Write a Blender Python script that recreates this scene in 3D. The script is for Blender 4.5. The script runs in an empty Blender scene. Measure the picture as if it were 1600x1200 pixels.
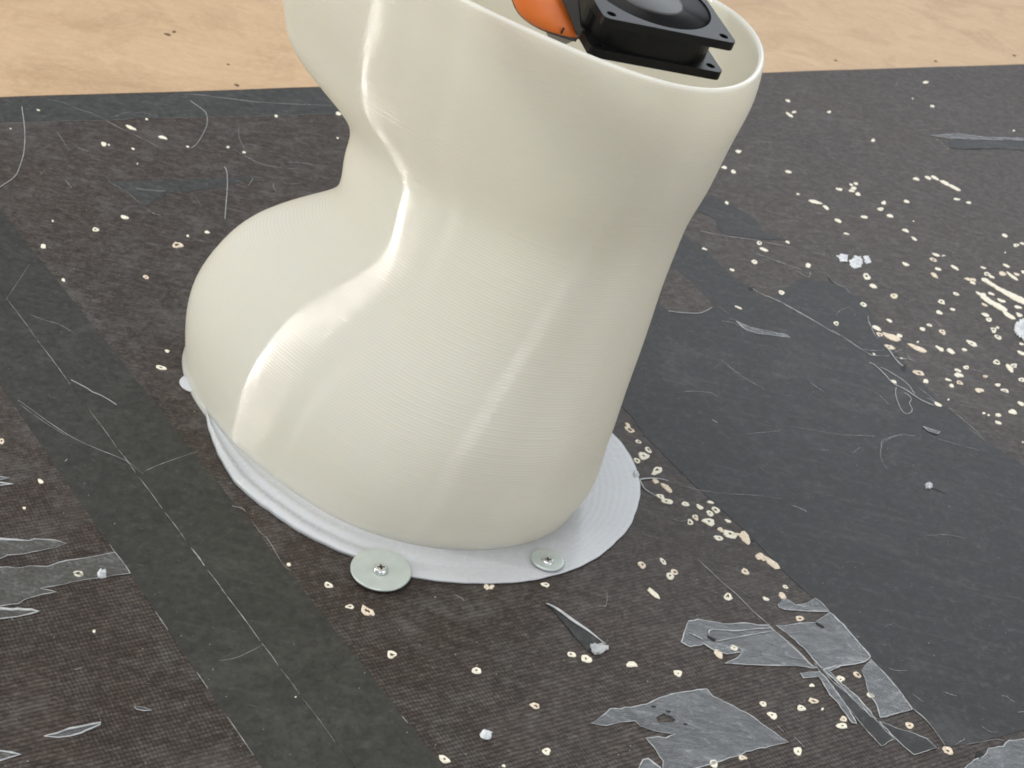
import bpy, bmesh, math, random
import numpy as np
from mathutils import Vector, Matrix
from mathutils.geometry import tessellate_polygon

random.seed(7); RNG = np.random.default_rng(7)
scene = bpy.context.scene
COL = scene.collection

# ------------------------------------------------------------------ camera
FPX, PITCH, ROLL = 2600.0, math.radians(31), math.radians(13)
FW = Vector((0, math.cos(PITCH), -math.sin(PITCH)))
R0 = Vector((1, 0, 0)); U0 = Vector((0, math.sin(PITCH), math.cos(PITCH)))
RT = math.cos(ROLL) * R0 + math.sin(ROLL) * U0
UP = -math.sin(ROLL) * R0 + math.cos(ROLL) * U0
CAM = -FW * 0.98749
cd = bpy.data.cameras.new('camera'); cam = bpy.data.objects.new('camera', cd); COL.objects.link(cam)
cd.sensor_width = 36.0; cd.lens = FPX / 1600 * 36.0
cd.dof.use_dof = True; cd.dof.focus_distance = 0.80; cd.dof.aperture_fstop = 36.0
cd.clip_start = 0.05; cd.clip_end = 60.0
m = Matrix.Identity(4)
for i in range(3):
    m[i][0] = RT[i]; m[i][1] = UP[i]; m[i][2] = -FW[i]; m[i][3] = CAM[i]
cam.matrix_world = m
scene.camera = cam

# ------------------------------------------------------------------ world and lamps (workshop: soft ceiling light, windows)
w = bpy.data.worlds.new('World'); scene.world = w; w.use_nodes = True
bg = w.node_tree.nodes['Background']
bg.inputs[0].default_value = (0.93, 0.96, 1.0, 1); bg.inputs[1].default_value = 0.43

def area(name, az, el, dist, sx, sy, power, color, target=(-0.03, -0.08, 0.12)):
    l = bpy.data.lights.new(name, 'AREA'); l.shape = 'RECTANGLE'; l.size = sx; l.size_y = sy
    l.energy = power; l.color = color
    o = bpy.data.objects.new(name, l); COL.objects.link(o)
    a, e = math.radians(az), math.radians(el)
    t = Vector(target)
    p = t + dist * Vector((math.cos(a) * math.cos(e), math.sin(a) * math.cos(e), math.sin(e)))
    o.location = p
    o.rotation_euler = (t - p).to_track_quat('-Z', 'Y').to_euler()
    return o
area('lamp_ceiling', 200, 72, 2.6, 2.4, 2.4, 36, (1.0, 0.985, 0.95))
area('lamp_window_slit', -174, 4, 2.4, 0.016, 2.6, 38, (1.0, 0.98, 0.88))
area('lamp_window_left', -166.0, 6, 2.5, 0.06, 1.6, 0.8, (1.0, 0.98, 0.92))
area('lamp_window_left_far', -159.0, 6, 2.5, 0.06, 1.6, 1.5, (1.0, 0.98, 0.92))
area('lamp_window_front', -91, 21, 2.6, 0.46, 0.22, 6.5, (0.93, 0.97, 1.0))
area('lamp_window_back', 68, 33, 3.0, 1.7, 1.5, 20, (0.86, 0.93, 1.0))

area('lamp_fill_right', -35, 22, 3.0, 1.8, 1.6, 18, (0.97, 0.98, 1.0))  # added fill light, brightens the right front of the tube

scene.view_settings.view_transform = 'Standard'
scene.view_settings.look = 'None'
scene.view_settings.exposure = 0.31
scene.view_settings.gamma = 1.0
scene.render.engine = 'CYCLES'
scene.cycles.filter_width = 1.8; scene.cycles.max_bounces = 12; scene.cycles.diffuse_bounces = 8; scene.cycles.transmission_bounces = 8

# ------------------------------------------------------------------ helpers
def G(px, py, z=0.0):
    """ray of a photo point met with the level plane z"""
    d = FW + RT * ((px - 800) / FPX) - UP * ((py - 600) / FPX)
    t = (z - CAM.z) / d.z
    return CAM + d * t
def V(px, py, y):
    """ray of a photo point met with the upright plane y"""
    d = FW + RT * ((px - 800) / FPX) - UP * ((py - 600) / FPX)
    t = (y - CAM.y) / d.y
    return CAM + d * t
def zz(ox, oy, s, pts):
    return [(ox + p[0] / s, oy + p[1] / s) + tuple(p[2:]) for p in pts]

def link(name, me, mats, parent=None):
    o = bpy.data.objects.new(name, me); COL.objects.link(o)
    for mt in (mats if isinstance(mats, (list, tuple)) else [mats]):
        if mt.name not in [x.name for x in me.materials if x]: me.materials.append(mt)
    if parent is not None: o.parent = parent
    return o
def tag(o, label, cat, group=None):
    o['label'] = label; o['category'] = cat
    if group: o['group'] = group
    return o
def empty(name, loc=(0, 0, 0)):
    o = bpy.data.objects.new(name, None); COL.objects.link(o); o.location = loc
    o.empty_display_size = 0.02
    return o
def mesh(name, verts, faces, smooth=False):
    me = bpy.data.meshes.new(name); me.from_pydata([tuple(v) for v in verts], [], faces); me.update()
    if smooth: me.polygons.foreach_set('use_smooth', [True] * len(me.polygons))
    return me
def fix(me):
    bm = bmesh.new(); bm.from_mesh(me); bmesh.ops.recalc_face_normals(bm, faces=bm.faces); bm.to_mesh(me); bm.free(); return me

def slab(name, outer, z0, z1, holes=(), M=None, ztop=None):
    """polygon (with holes) extruded from z0 to z1; ztop(x,y) adds relief to the top"""
    loops = [list(outer)] + [list(h) for h in holes]
    flat = [p for l in loops for p in l]
    tris = tessellate_polygon([[Vector((p[0], p[1], 0)) for p in l] for l in loops])
    n = len(flat)
    vs = [Vector((p[0], p[1], z1 + (ztop(p[0], p[1]) if ztop else 0))) for p in flat] + [Vector((p[0], p[1], z0)) for p in flat]
    fs = [tuple(t) for t in tris] + [tuple(n + i for i in reversed(t)) for t in tris]
    k = 0
    for l in loops:
        c = len(l)
        for i in range(c):
            a, b = k + i, k + (i + 1) % c
            fs.append((a, b, n + b, n + a))
        k += c
    if M is not None: vs = [M @ v for v in vs]
    return fix(mesh(name, vs, fs))

def wavy(pts, step=0.004, amp=0.0004, closed=True, seed=0):
    """subdivide an outline and make it slightly uneven"""
    r = random.Random(seed); out = []
    n = len(pts)
    for i in range(n if closed else n - 1):
        a = Vector(pts[i][:2]); b = Vector(pts[(i + 1) % n][:2])
        k = max(1, int((b - a).length / step))
        t = (b - a).normalized() if (b - a).length > 0 else Vector((1, 0)); nn = Vector((-t.y, t.x))
        for j in range(k):
            p = a.lerp(b, j / k)
            if j: p = p + nn * r.gauss(0, amp)
            out.append((p.x, p.y))
    if not closed: out.append(tuple(pts[-1][:2]))
    return out
def smooth_line(pts, n=6):
    out = []
    P = [Vector(p) for p in pts]
    for i in range(len(P) - 1):
        p0 = P[max(i - 1, 0)]; p1 = P[i]; p2 = P[i + 1]; p3 = P[min(i + 2, len(P) - 1)]
        for j in range(n):
            t = j / n
            out.append(0.5 * ((2 * p1) + (p2 - p0) * t + (2 * p0 - 5 * p1 + 4 * p2 - p3) * t * t + (3 * p1 - p0 - 3 * p2 + p3) * t ** 3))
    out.append(P[-1]); return out
def tube_data(path, rad, seg=6, squash=1.0):
    vs, fs = [], []
    n = len(path)
    for i, p in enumerate(path):
        t = (path[min(i + 1, n - 1)] - path[max(i - 1, 0)])
        t = t.normalized() if t.length > 1e-9 else Vector((1, 0, 0))
        up = Vector((0, 0, 1)) if abs(t.z) < 0.95 else Vector((1, 0, 0))
        s = t.cross(up).normalized(); u = s.cross(t)
        r = rad(i / max(n - 1, 1)) if callable(rad) else rad
        for k in range(seg):
            a = 2 * math.pi * k / seg
            vs.append(p + s * (r * math.cos(a)) + u * (r * squash * math.sin(a)))
    for i in range(n - 1):
        for k in range(seg):
            a = i * seg + k; b = i * seg + (k + 1) % seg
            fs.append((a, b, b + seg, a + seg))
    fs.append(tuple(range(seg - 1, -1, -1))); fs.append(tuple(range((n - 1) * seg, n * seg)))
    return vs, fs
def tube(name, path, rad, mat, parent=None, seg=6, squash=1.0):
    vs, fs = tube_data(path, rad, seg, squash)
    return link(name, mesh(name, vs, fs, True), mat, parent)
def lathe(name, prof, M, seg=48, smooth=True):
    vs, fs = [], []
    for r, z in prof:
        for k in range(seg):
            a = 2 * math.pi * k / seg; vs.append(M @ Vector((r * math.cos(a), r * math.sin(a), z)))
    n = len(prof)
    for i in range(n - 1):
        for k in range(seg):
            a = i * seg + k; b = i * seg + (k + 1) % seg
            fs.append((a, b, b + seg, a + seg))
    if prof[0][0] > 1e-6: fs.append(tuple(range(seg - 1, -1, -1)))
    if prof[-1][0] > 1e-6: fs.append(tuple(range((n - 1) * seg, n * seg)))
    return fix(mesh(name, vs, fs, smooth))

# ------------------------------------------------------------------ materials
PAR_LAY = 0.267073 / int(0.267073 / 0.00142)        # height of one printed layer
class NT:
    def __init__(s, name):
        s.m = bpy.data.materials.new(name); s.m.use_nodes = True; s.t = s.m.node_tree
        s.b = s.t.nodes['Principled BSDF']; s.out = s.t.nodes['Material Output']
    def n(s, typ, **kw):
        nd = s.t.nodes.new(typ)
        for k, v in kw.items():
            if k.startswith('i_'):
                nd.inputs[k[2:].replace('_', ' ')].default_value = v
            else: setattr(nd, k, v)
        return nd
    def l(s, a, b): s.t.links.new(a, b)
    def coords(s, rot=0.0, scale=(1, 1, 1)):
        tc = s.n('ShaderNodeTexCoord'); mp = s.n('ShaderNodeMapping')
        mp.inputs['Rotation'].default_value = (0, 0, rot); mp.inputs['Scale'].default_value = scale
        s.l(tc.outputs['Object'], mp.inputs['Vector']); return mp.outputs['Vector']
    def noise(s, vec, scale, detail=4, rough=0.55, dist=0.0):
        nd = s.n('ShaderNodeTexNoise'); nd.inputs['Scale'].default_value = scale
        nd.inputs['Detail'].default_value = detail; nd.inputs['Roughness'].default_value = rough
        nd.inputs['Distortion'].default_value = dist
        s.l(vec, nd.inputs['Vector']); return nd.outputs['Fac']
    def ramp(s, fac, stops):
        r = s.n('ShaderNodeValToRGB'); e = r.color_ramp.elements
        while len(e) < len(stops): e.new(0.5)
        for el, (p, c) in zip(e, stops):
            el.position = p; el.color = c if len(c) == 4 else (*c, 1)
        s.l(fac, r.inputs['Fac']); return r.outputs['Color']
    def mix(s, fac, a, b, mode='MIX'):
        nd = s.n('ShaderNodeMix', data_type='RGBA', blend_type=mode)
        for sock, v in ((nd.inputs[0], fac), (nd.inputs[6], a), (nd.inputs[7], b)):
            if isinstance(v, (int, float)): sock.default_value = v
            elif isinstance(v, tuple): sock.default_value = v if len(v) == 4 else (*v, 1)
            else: s.l(v, sock)
        return nd.outputs[2]
    def math(s, op, a, b=None):
        nd = s.n('ShaderNodeMath', operation=op)
        for i, v in enumerate((a, b)):
            if v is None: continue
            if isinstance(v, (int, float)): nd.inputs[i].default_value = v
            else: s.l(v, nd.inputs[i])
        return nd.outputs[0]
    def bump(s, h, strength=0.3, dist=0.0005):
        nd = s.n('ShaderNodeBump'); nd.inputs['Strength'].default_value = strength; nd.inputs['Distance'].default_value = dist
        s.l(h, nd.inputs['Height']); s.l(nd.outputs[0], s.b.inputs['Normal'])
    def set(s, **kw):
        for k, v in kw.items():
            sock = s.b.inputs[k.replace('_', ' ')]
            if isinstance(v, (int, float)): sock.default_value = v
            elif isinstance(v, tuple): sock.default_value = v if len(v) != 3 or k in ('Subsurface_Radius',) else (*v, 1)
            else: s.l(v, sock)
        return s

def simple(name, c1, c2, scale, rough=0.5, **kw):
    t = NT(name); v = t.coords()
    t.set(Base_Color=t.ramp(t.noise(v, scale, 5), [(0.35, c1), (0.65, c2)]), Roughness=rough, **kw)
    return t.m

BOARD_ROT = -math.radians(36.9)
# black phenolic faced plywood with a pressed wire-mesh pattern
t = NT('black_phenolic'); v = t.coords(BOARD_ROT)
big = t.noise(v, 5, 5, 0.6); mid = t.noise(v, 38, 6, 0.65); fine = t.noise(v, 420, 4, 0.7)
streak = t.noise(t.coords(BOARD_ROT, (30, 260, 30)), 1.0, 4, 0.7)
base = t.mix(t.ramp(big, [(0.35, (0, 0, 0)), (0.65, (1, 1, 1))]), (0.042, 0.0285, 0.0222, 1), (0.036, 0.0280, 0.0235, 1))
base = t.mix(t.ramp(mid, [(0.50, (0, 0, 0)), (0.74, (0.8, 0.8, 0.8))]), base, (0.095, 0.088, 0.083, 1))
base = t.mix(t.ramp(streak, [(0.54, (0, 0, 0)), (0.76, (0.75, 0.75, 0.75))]), base, (0.090, 0.082, 0.077, 1))
base = t.mix(t.ramp(fine, [(0.52, (0, 0, 0)), (0.72, (0.7, 0.7, 0.7))]), base, (0.105, 0.096, 0.089, 1))
base = t.mix(t.ramp(fine, [(0.28, (0.7, 0.7, 0.7)), (0.46, (0, 0, 0))]), base, (0.012, 0.010, 0.009, 1))
grain = t.noise(v, 170, 7, 0.8, 0.4)
base = t.mix(t.ramp(grain, [(0.36, (0.8, 0.8, 0.8)), (0.5, (0, 0, 0))]), base, (0.016, 0.012, 0.010, 1))
base = t.mix(t.ramp(grain, [(0.52, (0, 0, 0)), (0.68, (0.8, 0.8, 0.8))]), base, (0.100, 0.088, 0.079, 1))
s2_ = t.noise(t.coords(BOARD_ROT + 0.9, (70, 420, 70)), 1.0, 5, 0.75, 0.6)
far = t.n('ShaderNodeMapRange'); tcf = t.n('ShaderNodeTexCoord'); sf = t.n('ShaderNodeSeparateXYZ'); t.l(tcf.outputs['Object'], sf.inputs[0]); t.l(sf.outputs[1], far.inputs[0])
far.inputs[1].default_value = -0.2; far.inputs[2].default_value = 0.15; far.inputs[3].default_value = 0.35; far.inputs[4].default_value = 1.0
base = t.mix(t.math('MULTIPLY', t.ramp(s2_, [(0.53, (0, 0, 0)), (0.70, (0.85, 0.85, 0.85))]), far.outputs[0]), base, (0.115, 0.106, 0.098, 1))
sx = t.n('ShaderNodeSeparateXYZ')
wob = t.n('ShaderNodeVectorMath', operation='MULTIPLY_ADD')
nz = t.n('ShaderNodeTexNoise'); nz.inputs['Scale'].default_value = 90; nz.inputs['Detail'].default_value = 2
t.l(v, nz.inputs['Vector']); t.l(nz.outputs['Color'], wob.inputs[0]); wob.inputs[1].default_value = (0.0016, 0.0016, 0); t.l(v, wob.inputs[2])
t.l(wob.outputs[0], sx.inputs[0])
gx = t.math('ABSOLUTE', t.math('SINE', t.math('MULTIPLY', sx.outputs[0], math.pi / 0.0018)))
gy = t.math('ABSOLUTE', t.math('SINE', t.math('MULTIPLY', sx.outputs[1], math.pi / 0.0024)))
cell = t.math('MULTIPLY', t.math('POWER', gx, 0.45), t.math('POWER', gy, 0.6))
# the print of the mesh is clear towards the near right of the sheet, worn elsewhere
tcw = t.n('ShaderNodeTexCoord'); sw = t.n('ShaderNodeSeparateXYZ'); t.l(tcw.outputs['Object'], sw.inputs[0])
near = t.n('ShaderNodeMapRange'); t.l(t.math('ADD', sw.outputs[1], t.math('MULTIPLY', big, 0.18)), near.inputs[0])
near.inputs[1].default_value = 0.02; near.inputs[2].default_value = -0.20; near.inputs[3].default_value = 0.10; near.inputs[4].default_value = 1.0
rowonly = t.math('POWER', gy, 0.6)
wear = t.ramp(t.noise(v, 14, 3, 0.5), [(0.36, (0, 0, 0)), (0.5, (1, 1, 1))])
cellmix = t.mix(wear, rowonly, cell)
amount = t.math('MULTIPLY', near.outputs[0], 0.8)
dark = t.mix(amount, (1, 1, 1, 1), t.ramp(cellmix, [(0.2, (0.16, 0.16, 0.16)), (0.8, (1.3, 1.28, 1.26))]))
base = t.mix(1.0, base, dark, 'MULTIPLY')
dust = t.ramp(t.noise(v, 9, 6, 0.7, 0.6), [(0.56, (0, 0, 0)), (0.75, (0.30, 0.30, 0.30))])
base = t.mix(dust, base, (0.15, 0.14, 0.135, 1))
t.set(Base_Color=base, Roughness=t.math('ADD', t.math('MULTIPLY', mid, 0.3), 0.40), Specular_IOR_Level=0.27)
t.bump(t.math('ADD', t.math('MULTIPLY', t.math('MULTIPLY', cellmix, amount), 1.0), t.math('MULTIPLY', mid, 0.35)), 0.5, 0.0004)
M_BOARD = t.m

t = NT('board_edge_ply'); t.set(Base_Color=(0.05, 0.04, 0.033, 1), Roughness=0.7); M_BEDGE = t.m

# pale film-less plywood
t = NT('pale_plywood'); v = t.coords(0.06)
g1 = t.noise(t.coords(0.06, (5, 11, 5)), 1.0, 7, 0.68, 1.0); g2 = t.noise(t.coords(0.06, (34, 80, 34)), 1.0, 6, 0.75, 1.2); g3 = t.noise(v, 240, 4, 0.7)
c = t.mix(g1, (0.47, 0.31, 0.175, 1), (0.61, 0.435, 0.27, 1))
c = t.mix(t.ramp(g2, [(0.42, (0.35, 0.35, 0.35)), (0.62, (0, 0, 0))]), c, (0.42, 0.27, 0.15, 1))
c = t.mix(t.ramp(t.noise(v, 11, 7, 0.72, 0.8), [(0.46, (0, 0, 0)), (0.68, (0.75, 0.75, 0.75))]), c, (0.37, 0.235, 0.13, 1))
c = t.mix(t.ramp(g3, [(0.5, (0, 0, 0)), (0.8, (0.35, 0.35, 0.35))]), c, (0.72, 0.53, 0.35, 1))
t.set(Base_Color=c, Roughness=0.62); t.bump(g2, 0.3, 0.0006); M_PLY = t.m

def pla(name, c1, c2, rough, sss, rad):
    t = NT(name); v = t.coords()
    n1 = t.noise(v, 16, 4, 0.6); n2 = t.noise(v, 200, 3, 0.6)
    t.set(Base_Color=t.ramp(n1, [(0.3, c1), (0.7, c2)]), Roughness=t.math('ADD', t.math('MULTIPLY', n2, 0.06), rough - 0.03),
          Subsurface_Weight=sss, Subsurface_Radius=(1.0, 0.85, 0.6), Subsurface_Scale=rad, IOR=1.46)
    tr = t.n('ShaderNodeBsdfTranslucent'); tr.inputs[0].default_value = (0.92, 0.90, 0.84, 1) if sss > 0.5 else (0.7, 0.75, 0.8, 1)
    mx = t.n('ShaderNodeMixShader'); mx.inputs[0].default_value = 0.45 if sss > 0.5 else 0.15
    t.l(t.b.outputs[0], mx.inputs[1]); t.l(tr.outputs[0], mx.inputs[2]); t.l(mx.outputs[0], t.out.inputs['Surface'])
    return t.m
M_PLA = pla('cream_printed_plastic', (0.86, 0.822, 0.70), (0.88, 0.845, 0.73), 0.30, 0.9, 0.012)
def layered_coat(mat, lay):
    # glossy skin whose normal follows the rounded beads of the printed layers
    nt = mat.node_tree; L = nt.links.new; p = nt.nodes['Principled BSDF']
    def N(t_, **k):
        nd = nt.nodes.new(t_)
        for a_, b_ in k.items(): setattr(nd, a_, b_)
        return nd
    def MA(op, a_, b_=None):
        nd = N('ShaderNodeMath', operation=op)
        for i, v_ in enumerate((a_, b_)):
            if v_ is None: continue
            if isinstance(v_, (int, float)): nd.inputs[i].default_value = v_
            else: L(v_, nd.inputs[i])
        return nd.outputs[0]
    tc = N('ShaderNodeTexCoord'); sp = N('ShaderNodeSeparateXYZ'); L(tc.outputs['Object'], sp.inputs[0])
    q = MA('DIVIDE', sp.outputs[2], lay); fr = MA('FRACT', q); idn = MA('FLOOR', q)
    xx = MA('MULTIPLY', MA('SUBTRACT', fr, 0.5), 2.0)
    tilt = MA('ADD', MA('MULTIPLY', MA('POWER', MA('ABSOLUTE', xx), 3.0), MA('MULTIPLY', MA('SIGN', xx), 0.65)), MA('MULTIPLY', xx, 0.17))
    cb = N('ShaderNodeCombineXYZ'); L(MA('MULTIPLY', idn, 7.31), cb.inputs[2])
    vx = N('ShaderNodeVectorMath', operation='MULTIPLY'); L(tc.outputs['Object'], vx.inputs[0]); vx.inputs[1].default_value = (130, 130, 0)
    va = N('ShaderNodeVectorMath', operation='ADD'); L(vx.outputs[0], va.inputs[0]); L(cb.outputs[0], va.inputs[1])
    nz_ = N('ShaderNodeTexNoise'); nz_.inputs['Scale'].default_value = 1.0; nz_.inputs['Detail'].default_value = 2; L(va.outputs[0], nz_.inputs['Vector'])
    ns = N('ShaderNodeVectorMath', operation='MULTIPLY_ADD'); L(nz_.outputs['Color'], ns.inputs[0]); ns.inputs[1].default_value = (0.024, 0.024, 0.0); ns.inputs[2].default_value = (-0.012, -0.012, 0)
    zc = N('ShaderNodeCombineXYZ'); L(tilt, zc.inputs[2])
    ge = N('ShaderNodeNewGeometry')
    s1 = N('ShaderNodeVectorMath', operation='ADD'); L(ge.outputs['Normal'], s1.inputs[0]); L(zc.outputs[0], s1.inputs[1])
    s2 = N('ShaderNodeVectorMath', operation='ADD'); L(s1.outputs[0], s2.inputs[0]); L(ns.outputs[0], s2.inputs[1])
    nn = N('ShaderNodeVectorMath', operation='NORMALIZE'); L(s2.outputs[0], nn.inputs[0])
    L(nn.outputs[0], p.inputs['Coat Normal'])
    p.inputs['Coat Weight'].default_value = 1.0; p.inputs['Coat Roughness'].default_value = 0.05; p.inputs['Coat IOR'].default_value = 1.60
    p.inputs['Specular IOR Level'].default_value = 0.0
layered_coat(M_PLA, PAR_LAY)
M_BRIM = pla('milky_brim_plastic', (0.53, 0.545, 0.565), (0.59, 0.605, 0.625), 0.27, 0.25, 0.002)
M_THREAD = simple('white_plastic_thread', (0.36, 0.37, 0.375), (0.52, 0.52, 0.51), 300, 0.4)
M_BLACK = simple('black_moulded_plastic', (0.004, 0.004, 0.0043), (0.006, 0.006, 0.0063), 60, 0.38, Specular_IOR_Level=0.18)
M_DARK = simple('dark_grey_plastic', (0.030, 0.028, 0.028), (0.042, 0.039, 0.039), 60, 0.45)
M_ORANGE = simple('orange_plastic', (0.62, 0.135, 0.018), (0.72, 0.18, 0.03), 30, 0.42)
M_ZINC = simple('zinc_plated_steel', (0.46, 0.51, 0.485), (0.52, 0.57, 0.545), 120, 0.36, Metallic=0.45)
M_ZINC2 = simple('bright_zinc_steel', (0.60, 0.61, 0.60), (0.70, 0.71, 0.70), 200, 0.28, Metallic=0.9)
M_RECESS = simple('dark_screw_recess', (0.05, 0.055, 0.055), (0.08, 0.085, 0.085), 300, 0.5)
M_TAB = simple('smoky_clear_plastic', (0.22, 0.20, 0.18), (0.30, 0.28, 0.255), 80, 0.2)

def tape_mat(name, c1, c2, c3):
    t = NT(name); v = t.coords(BOARD_ROT)
    n1 = t.noise(v, 60, 8, 0.78, 0.5); n2 = t.noise(v, 330, 4, 0.7); n3 = t.noise(t.coords(BOARD_ROT - 1.1, (20, 220, 20)), 1.0, 4, 0.7)
    sm = t.ramp(n1, [(0.34, (0, 0, 0)), (0.66, (1, 1, 1))])
    c = t.mix(sm, c1, c2)
    c = t.mix(t.ramp(t.noise(v, 13, 8, 0.8, 1.2), [(0.52, (0, 0, 0)), (0.72, (0.45, 0.45, 0.45))]), c, c3)
    c = t.mix(t.ramp(n3, [(0.54, (0, 0, 0)), (0.82, (0.5, 0.5, 0.5))]), c, c3)
    c = t.mix(t.ramp(n2, [(0.56, (0, 0, 0)), (0.82, (0.4, 0.4, 0.4))]), c, c3)
    gr = t.noise(v, 190, 7, 0.8, 0.4)
    c = t.mix(t.ramp(gr, [(0.36, (0.7, 0.7, 0.7)), (0.5, (0, 0, 0))]), c, (0.010, 0.010, 0.010, 1))
    c = t.mix(t.ramp(gr, [(0.54, (0, 0, 0)), (0.70, (0.6, 0.6, 0.6))]), c, c3)
    t.set(Base_Color=c, Roughness=t.math('ADD', t.math('MULTIPLY', n1, 0.3), 0.40), Specular_IOR_Level=0.33); t.bump(n1, 0.3, 0.0004)
    return t.m
M_TAPE_L = tape_mat('dark_olive_grey_tape', (0.022, 0.0225, 0.0185, 1), (0.036, 0.036, 0.0305, 1), (0.075, 0.075, 0.067, 1))
M_TAPE_R = tape_mat('slate_grey_tape', (0.0095, 0.0105, 0.0112, 1), (0.029, 0.0285, 0.028, 1), (0.085, 0.083, 0.081, 1))
M_TAPE_W = tape_mat('worn_grey_tape', (0.026, 0.027, 0.0265, 1), (0.046, 0.046, 0.045, 1), (0.11, 0.11, 0.108, 1))
def film_mat(name, c1, c2, alpha):
    t = NT(name); v = t.coords(BOARD_ROT)
    n1 = t.noise(v, 55, 7, 0.75, 0.8); n2 = t.noise(v, 500, 3, 0.7); n3 = t.noise(t.coords(BOARD_ROT, (60, 160, 60)), 1.0, 5, 0.7, 1.5)
    c = t.mix(n1, c1, c2); c = t.mix(t.ramp(n2, [(0.5, (0, 0, 0)), (0.8, (0.6, 0.6, 0.6))]), c, (0.34, 0.35, 0.36, 1))
    c = t.mix(t.ramp(n3, [(0.55, (0, 0, 0)), (0.75, (0.6, 0.6, 0.6))]), c, (0.36, 0.37, 0.38, 1))
    al = t.math('ADD', t.math('MULTIPLY', t.math('SUBTRACT', n3, 0.5), 1.1), alpha)
    t.set(Base_Color=c, Roughness=0.24, Alpha=al); t.bump(t.math('ADD', n1, n3), 0.6, 0.0006)
    return t.m
M_FILM = film_mat('cloudy_clear_film', (0.095, 0.102, 0.110, 1), (0.165, 0.174, 0.183, 1), 0.50)
M_FILM_W = film_mat('olive_clear_film', (0.08, 0.078, 0.07, 1), (0.145, 0.143, 0.13, 1), 0.48)
M_EDGE = simple('whitened_lit_film_edge', (0.33, 0.34, 0.35), (0.52, 0.53, 0.53), 260, 0.4)  # stress-whitened tone plus painted light of curled film edges
M_SCR = simple('whitened_scratch', (0.26, 0.26, 0.255), (0.46, 0.46, 0.45), 200, 0.55)
M_SCUFF = simple('grey_scuff', (0.095, 0.09, 0.086), (0.19, 0.185, 0.18), 150, 0.6)
M_WOOD = simple('splintered_wood', (0.58, 0.475, 0.355), (0.80, 0.70, 0.56), 700, 0.7)
M_WOODL = simple('pale_splinter', (0.70, 0.64, 0.51), (0.82, 0.78, 0.66), 700, 0.7)
M_HOLE = simple('dark_hole', (0.02, 0.014, 0.010), (0.07, 0.045, 0.03), 900, 0.8)
M_TEAR = simple('black_tear', (0.004, 0.004, 0.004), (0.008, 0.008, 0.008), 300, 0.7)
M_FOAM = simple('white_crumb', (0.50, 0.52, 0.55), (0.72, 0.73, 0.74), 400, 0.5)
M_KNOT = simple('dark_wood_fleck', (0.08, 0.045, 0.02), (0.14, 0.08, 0.04), 300, 0.7)

# ------------------------------------------------------------------ the setting: pale plywood under a black faced board
eL = G(0, 152); eR = G(1600, 100)
ed = Vector((eR.x - eL.x, eR.y - eL.y)).normalized(); en = Vector((ed.y, -ed.x))      # en points to the near side
mid_e = Vector(((eL.x + eR.x) / 2, (eL.y + eR.y) / 2))
def bpt(a, b): p = mid_e + ed * a + en * b; return (p.x, p.y)
BT = 0.018
board = link('black_board', slab('black_board', wavy([bpt(-1.1, 0), bpt(-1.1, 1.5), bpt(1.1, 1.5), bpt(1.1, 0)], 0.05, 0.0004, seed=3), -BT, 0.0), [M_BOARD, M_BEDGE])
board['kind'] = 'structure'
for p in board.data.polygons:
    if abs(p.normal.z) < 0.5: p.material_index = 1
ply = link('plywood_sheet', slab('plywood_sheet', [bpt(-1.6, -1.6), bpt(-1.6, 1.8), bpt(1.6, 1.8), bpt(1.6, -1.6)], -BT - 0.02, -BT - 0.0006), M_PLY)
ply['kind'] = 'structure'
for (x, y, hw, hh) in [(262, 53, 11, 3), (272, 49, 5, 3), (370, 132, 7, 3), (1306, 93.5, 5, 1.6), (1462, 95, 5, 1.6), (1585, 86, 5, 1.6), (357, 100, 4, 1.5)]:
    o = []
    for k in range(9):
        a = 2 * math.pi * k / 9; q = random.uniform(0.65, 1.2)
        dx, dy = 0.62 * hw * q * math.cos(a), 0.62 * hh * q * math.sin(a); c, s = math.cos(0.28), math.sin(0.28)
        p = G(x + dx * c - dy * s, y + dx * s + dy * c, -BT); o.append((p.x, p.y))
    link('wood_fleck', slab('wood_fleck', o, -BT - 0.0006, -BT - 0.0002), M_KNOT, ply)

# ------------------------------------------------------------------ the cream printed tube
PAR = np.array([0.523672, 0.267073, -0.045473, -0.037473, -0.032789, -0.027068, -0.02032, -0.012634, -0.005494, 0.000778, 0.006365, 0.008982, 0.011745, 0.012744, 0.013029, 0.012534, 0.009369, -0.090998, -0.094513, -0.094786, -0.092309, -0.087411, -0.082092, -0.078518, -0.075635, -0.073773, -0.07576, -0.079143, -0.08289, -0.087337, -0.092821, -0.099241, 0.080748, 0.080174, 0.077182, 0.073505, 0.069106, 0.064395, 0.059716, 0.055714, 0.052962, 0.05309, 0.0548, 0.057022, 0.059978, 0.063505, 0.06665, 0.154316, 0.168573, 0.17369, 0.171329, 0.162586, 0.14244, 0.123724, 0.130335, 0.142661, 0.185181, 0.201747, 0.208837, 0.209382, 0.205686, 0.199847, 0.387115, -0.040576, -0.002082, 1.169294, 0.056634])
NK = 15; ZK = np.linspace(0, .25, NK); HT = PAR[1]
def spl(zq, y):
    h = ZK[1] - ZK[0]; A = np.eye(NK); b = np.zeros(NK)
    for i in range(1, NK - 1):
        A[i, i - 1:i + 2] = [1, 4, 1]; b[i] = 6 * (y[i - 1] - 2 * y[i] + y[i + 1]) / h / h
    Mm = np.linalg.solve(A, b)
    i = np.clip((zq / h).astype(int), 0, NK - 2); tt = zq - ZK[i]
    return y[i] + tt * ((y[i + 1] - y[i]) / h - h * (2 * Mm[i] + Mm[i + 1]) / 6) + Mm[i] * tt ** 2 / 2 + (Mm[i + 1] - Mm[i]) * tt ** 3 / (6 * h)
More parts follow.
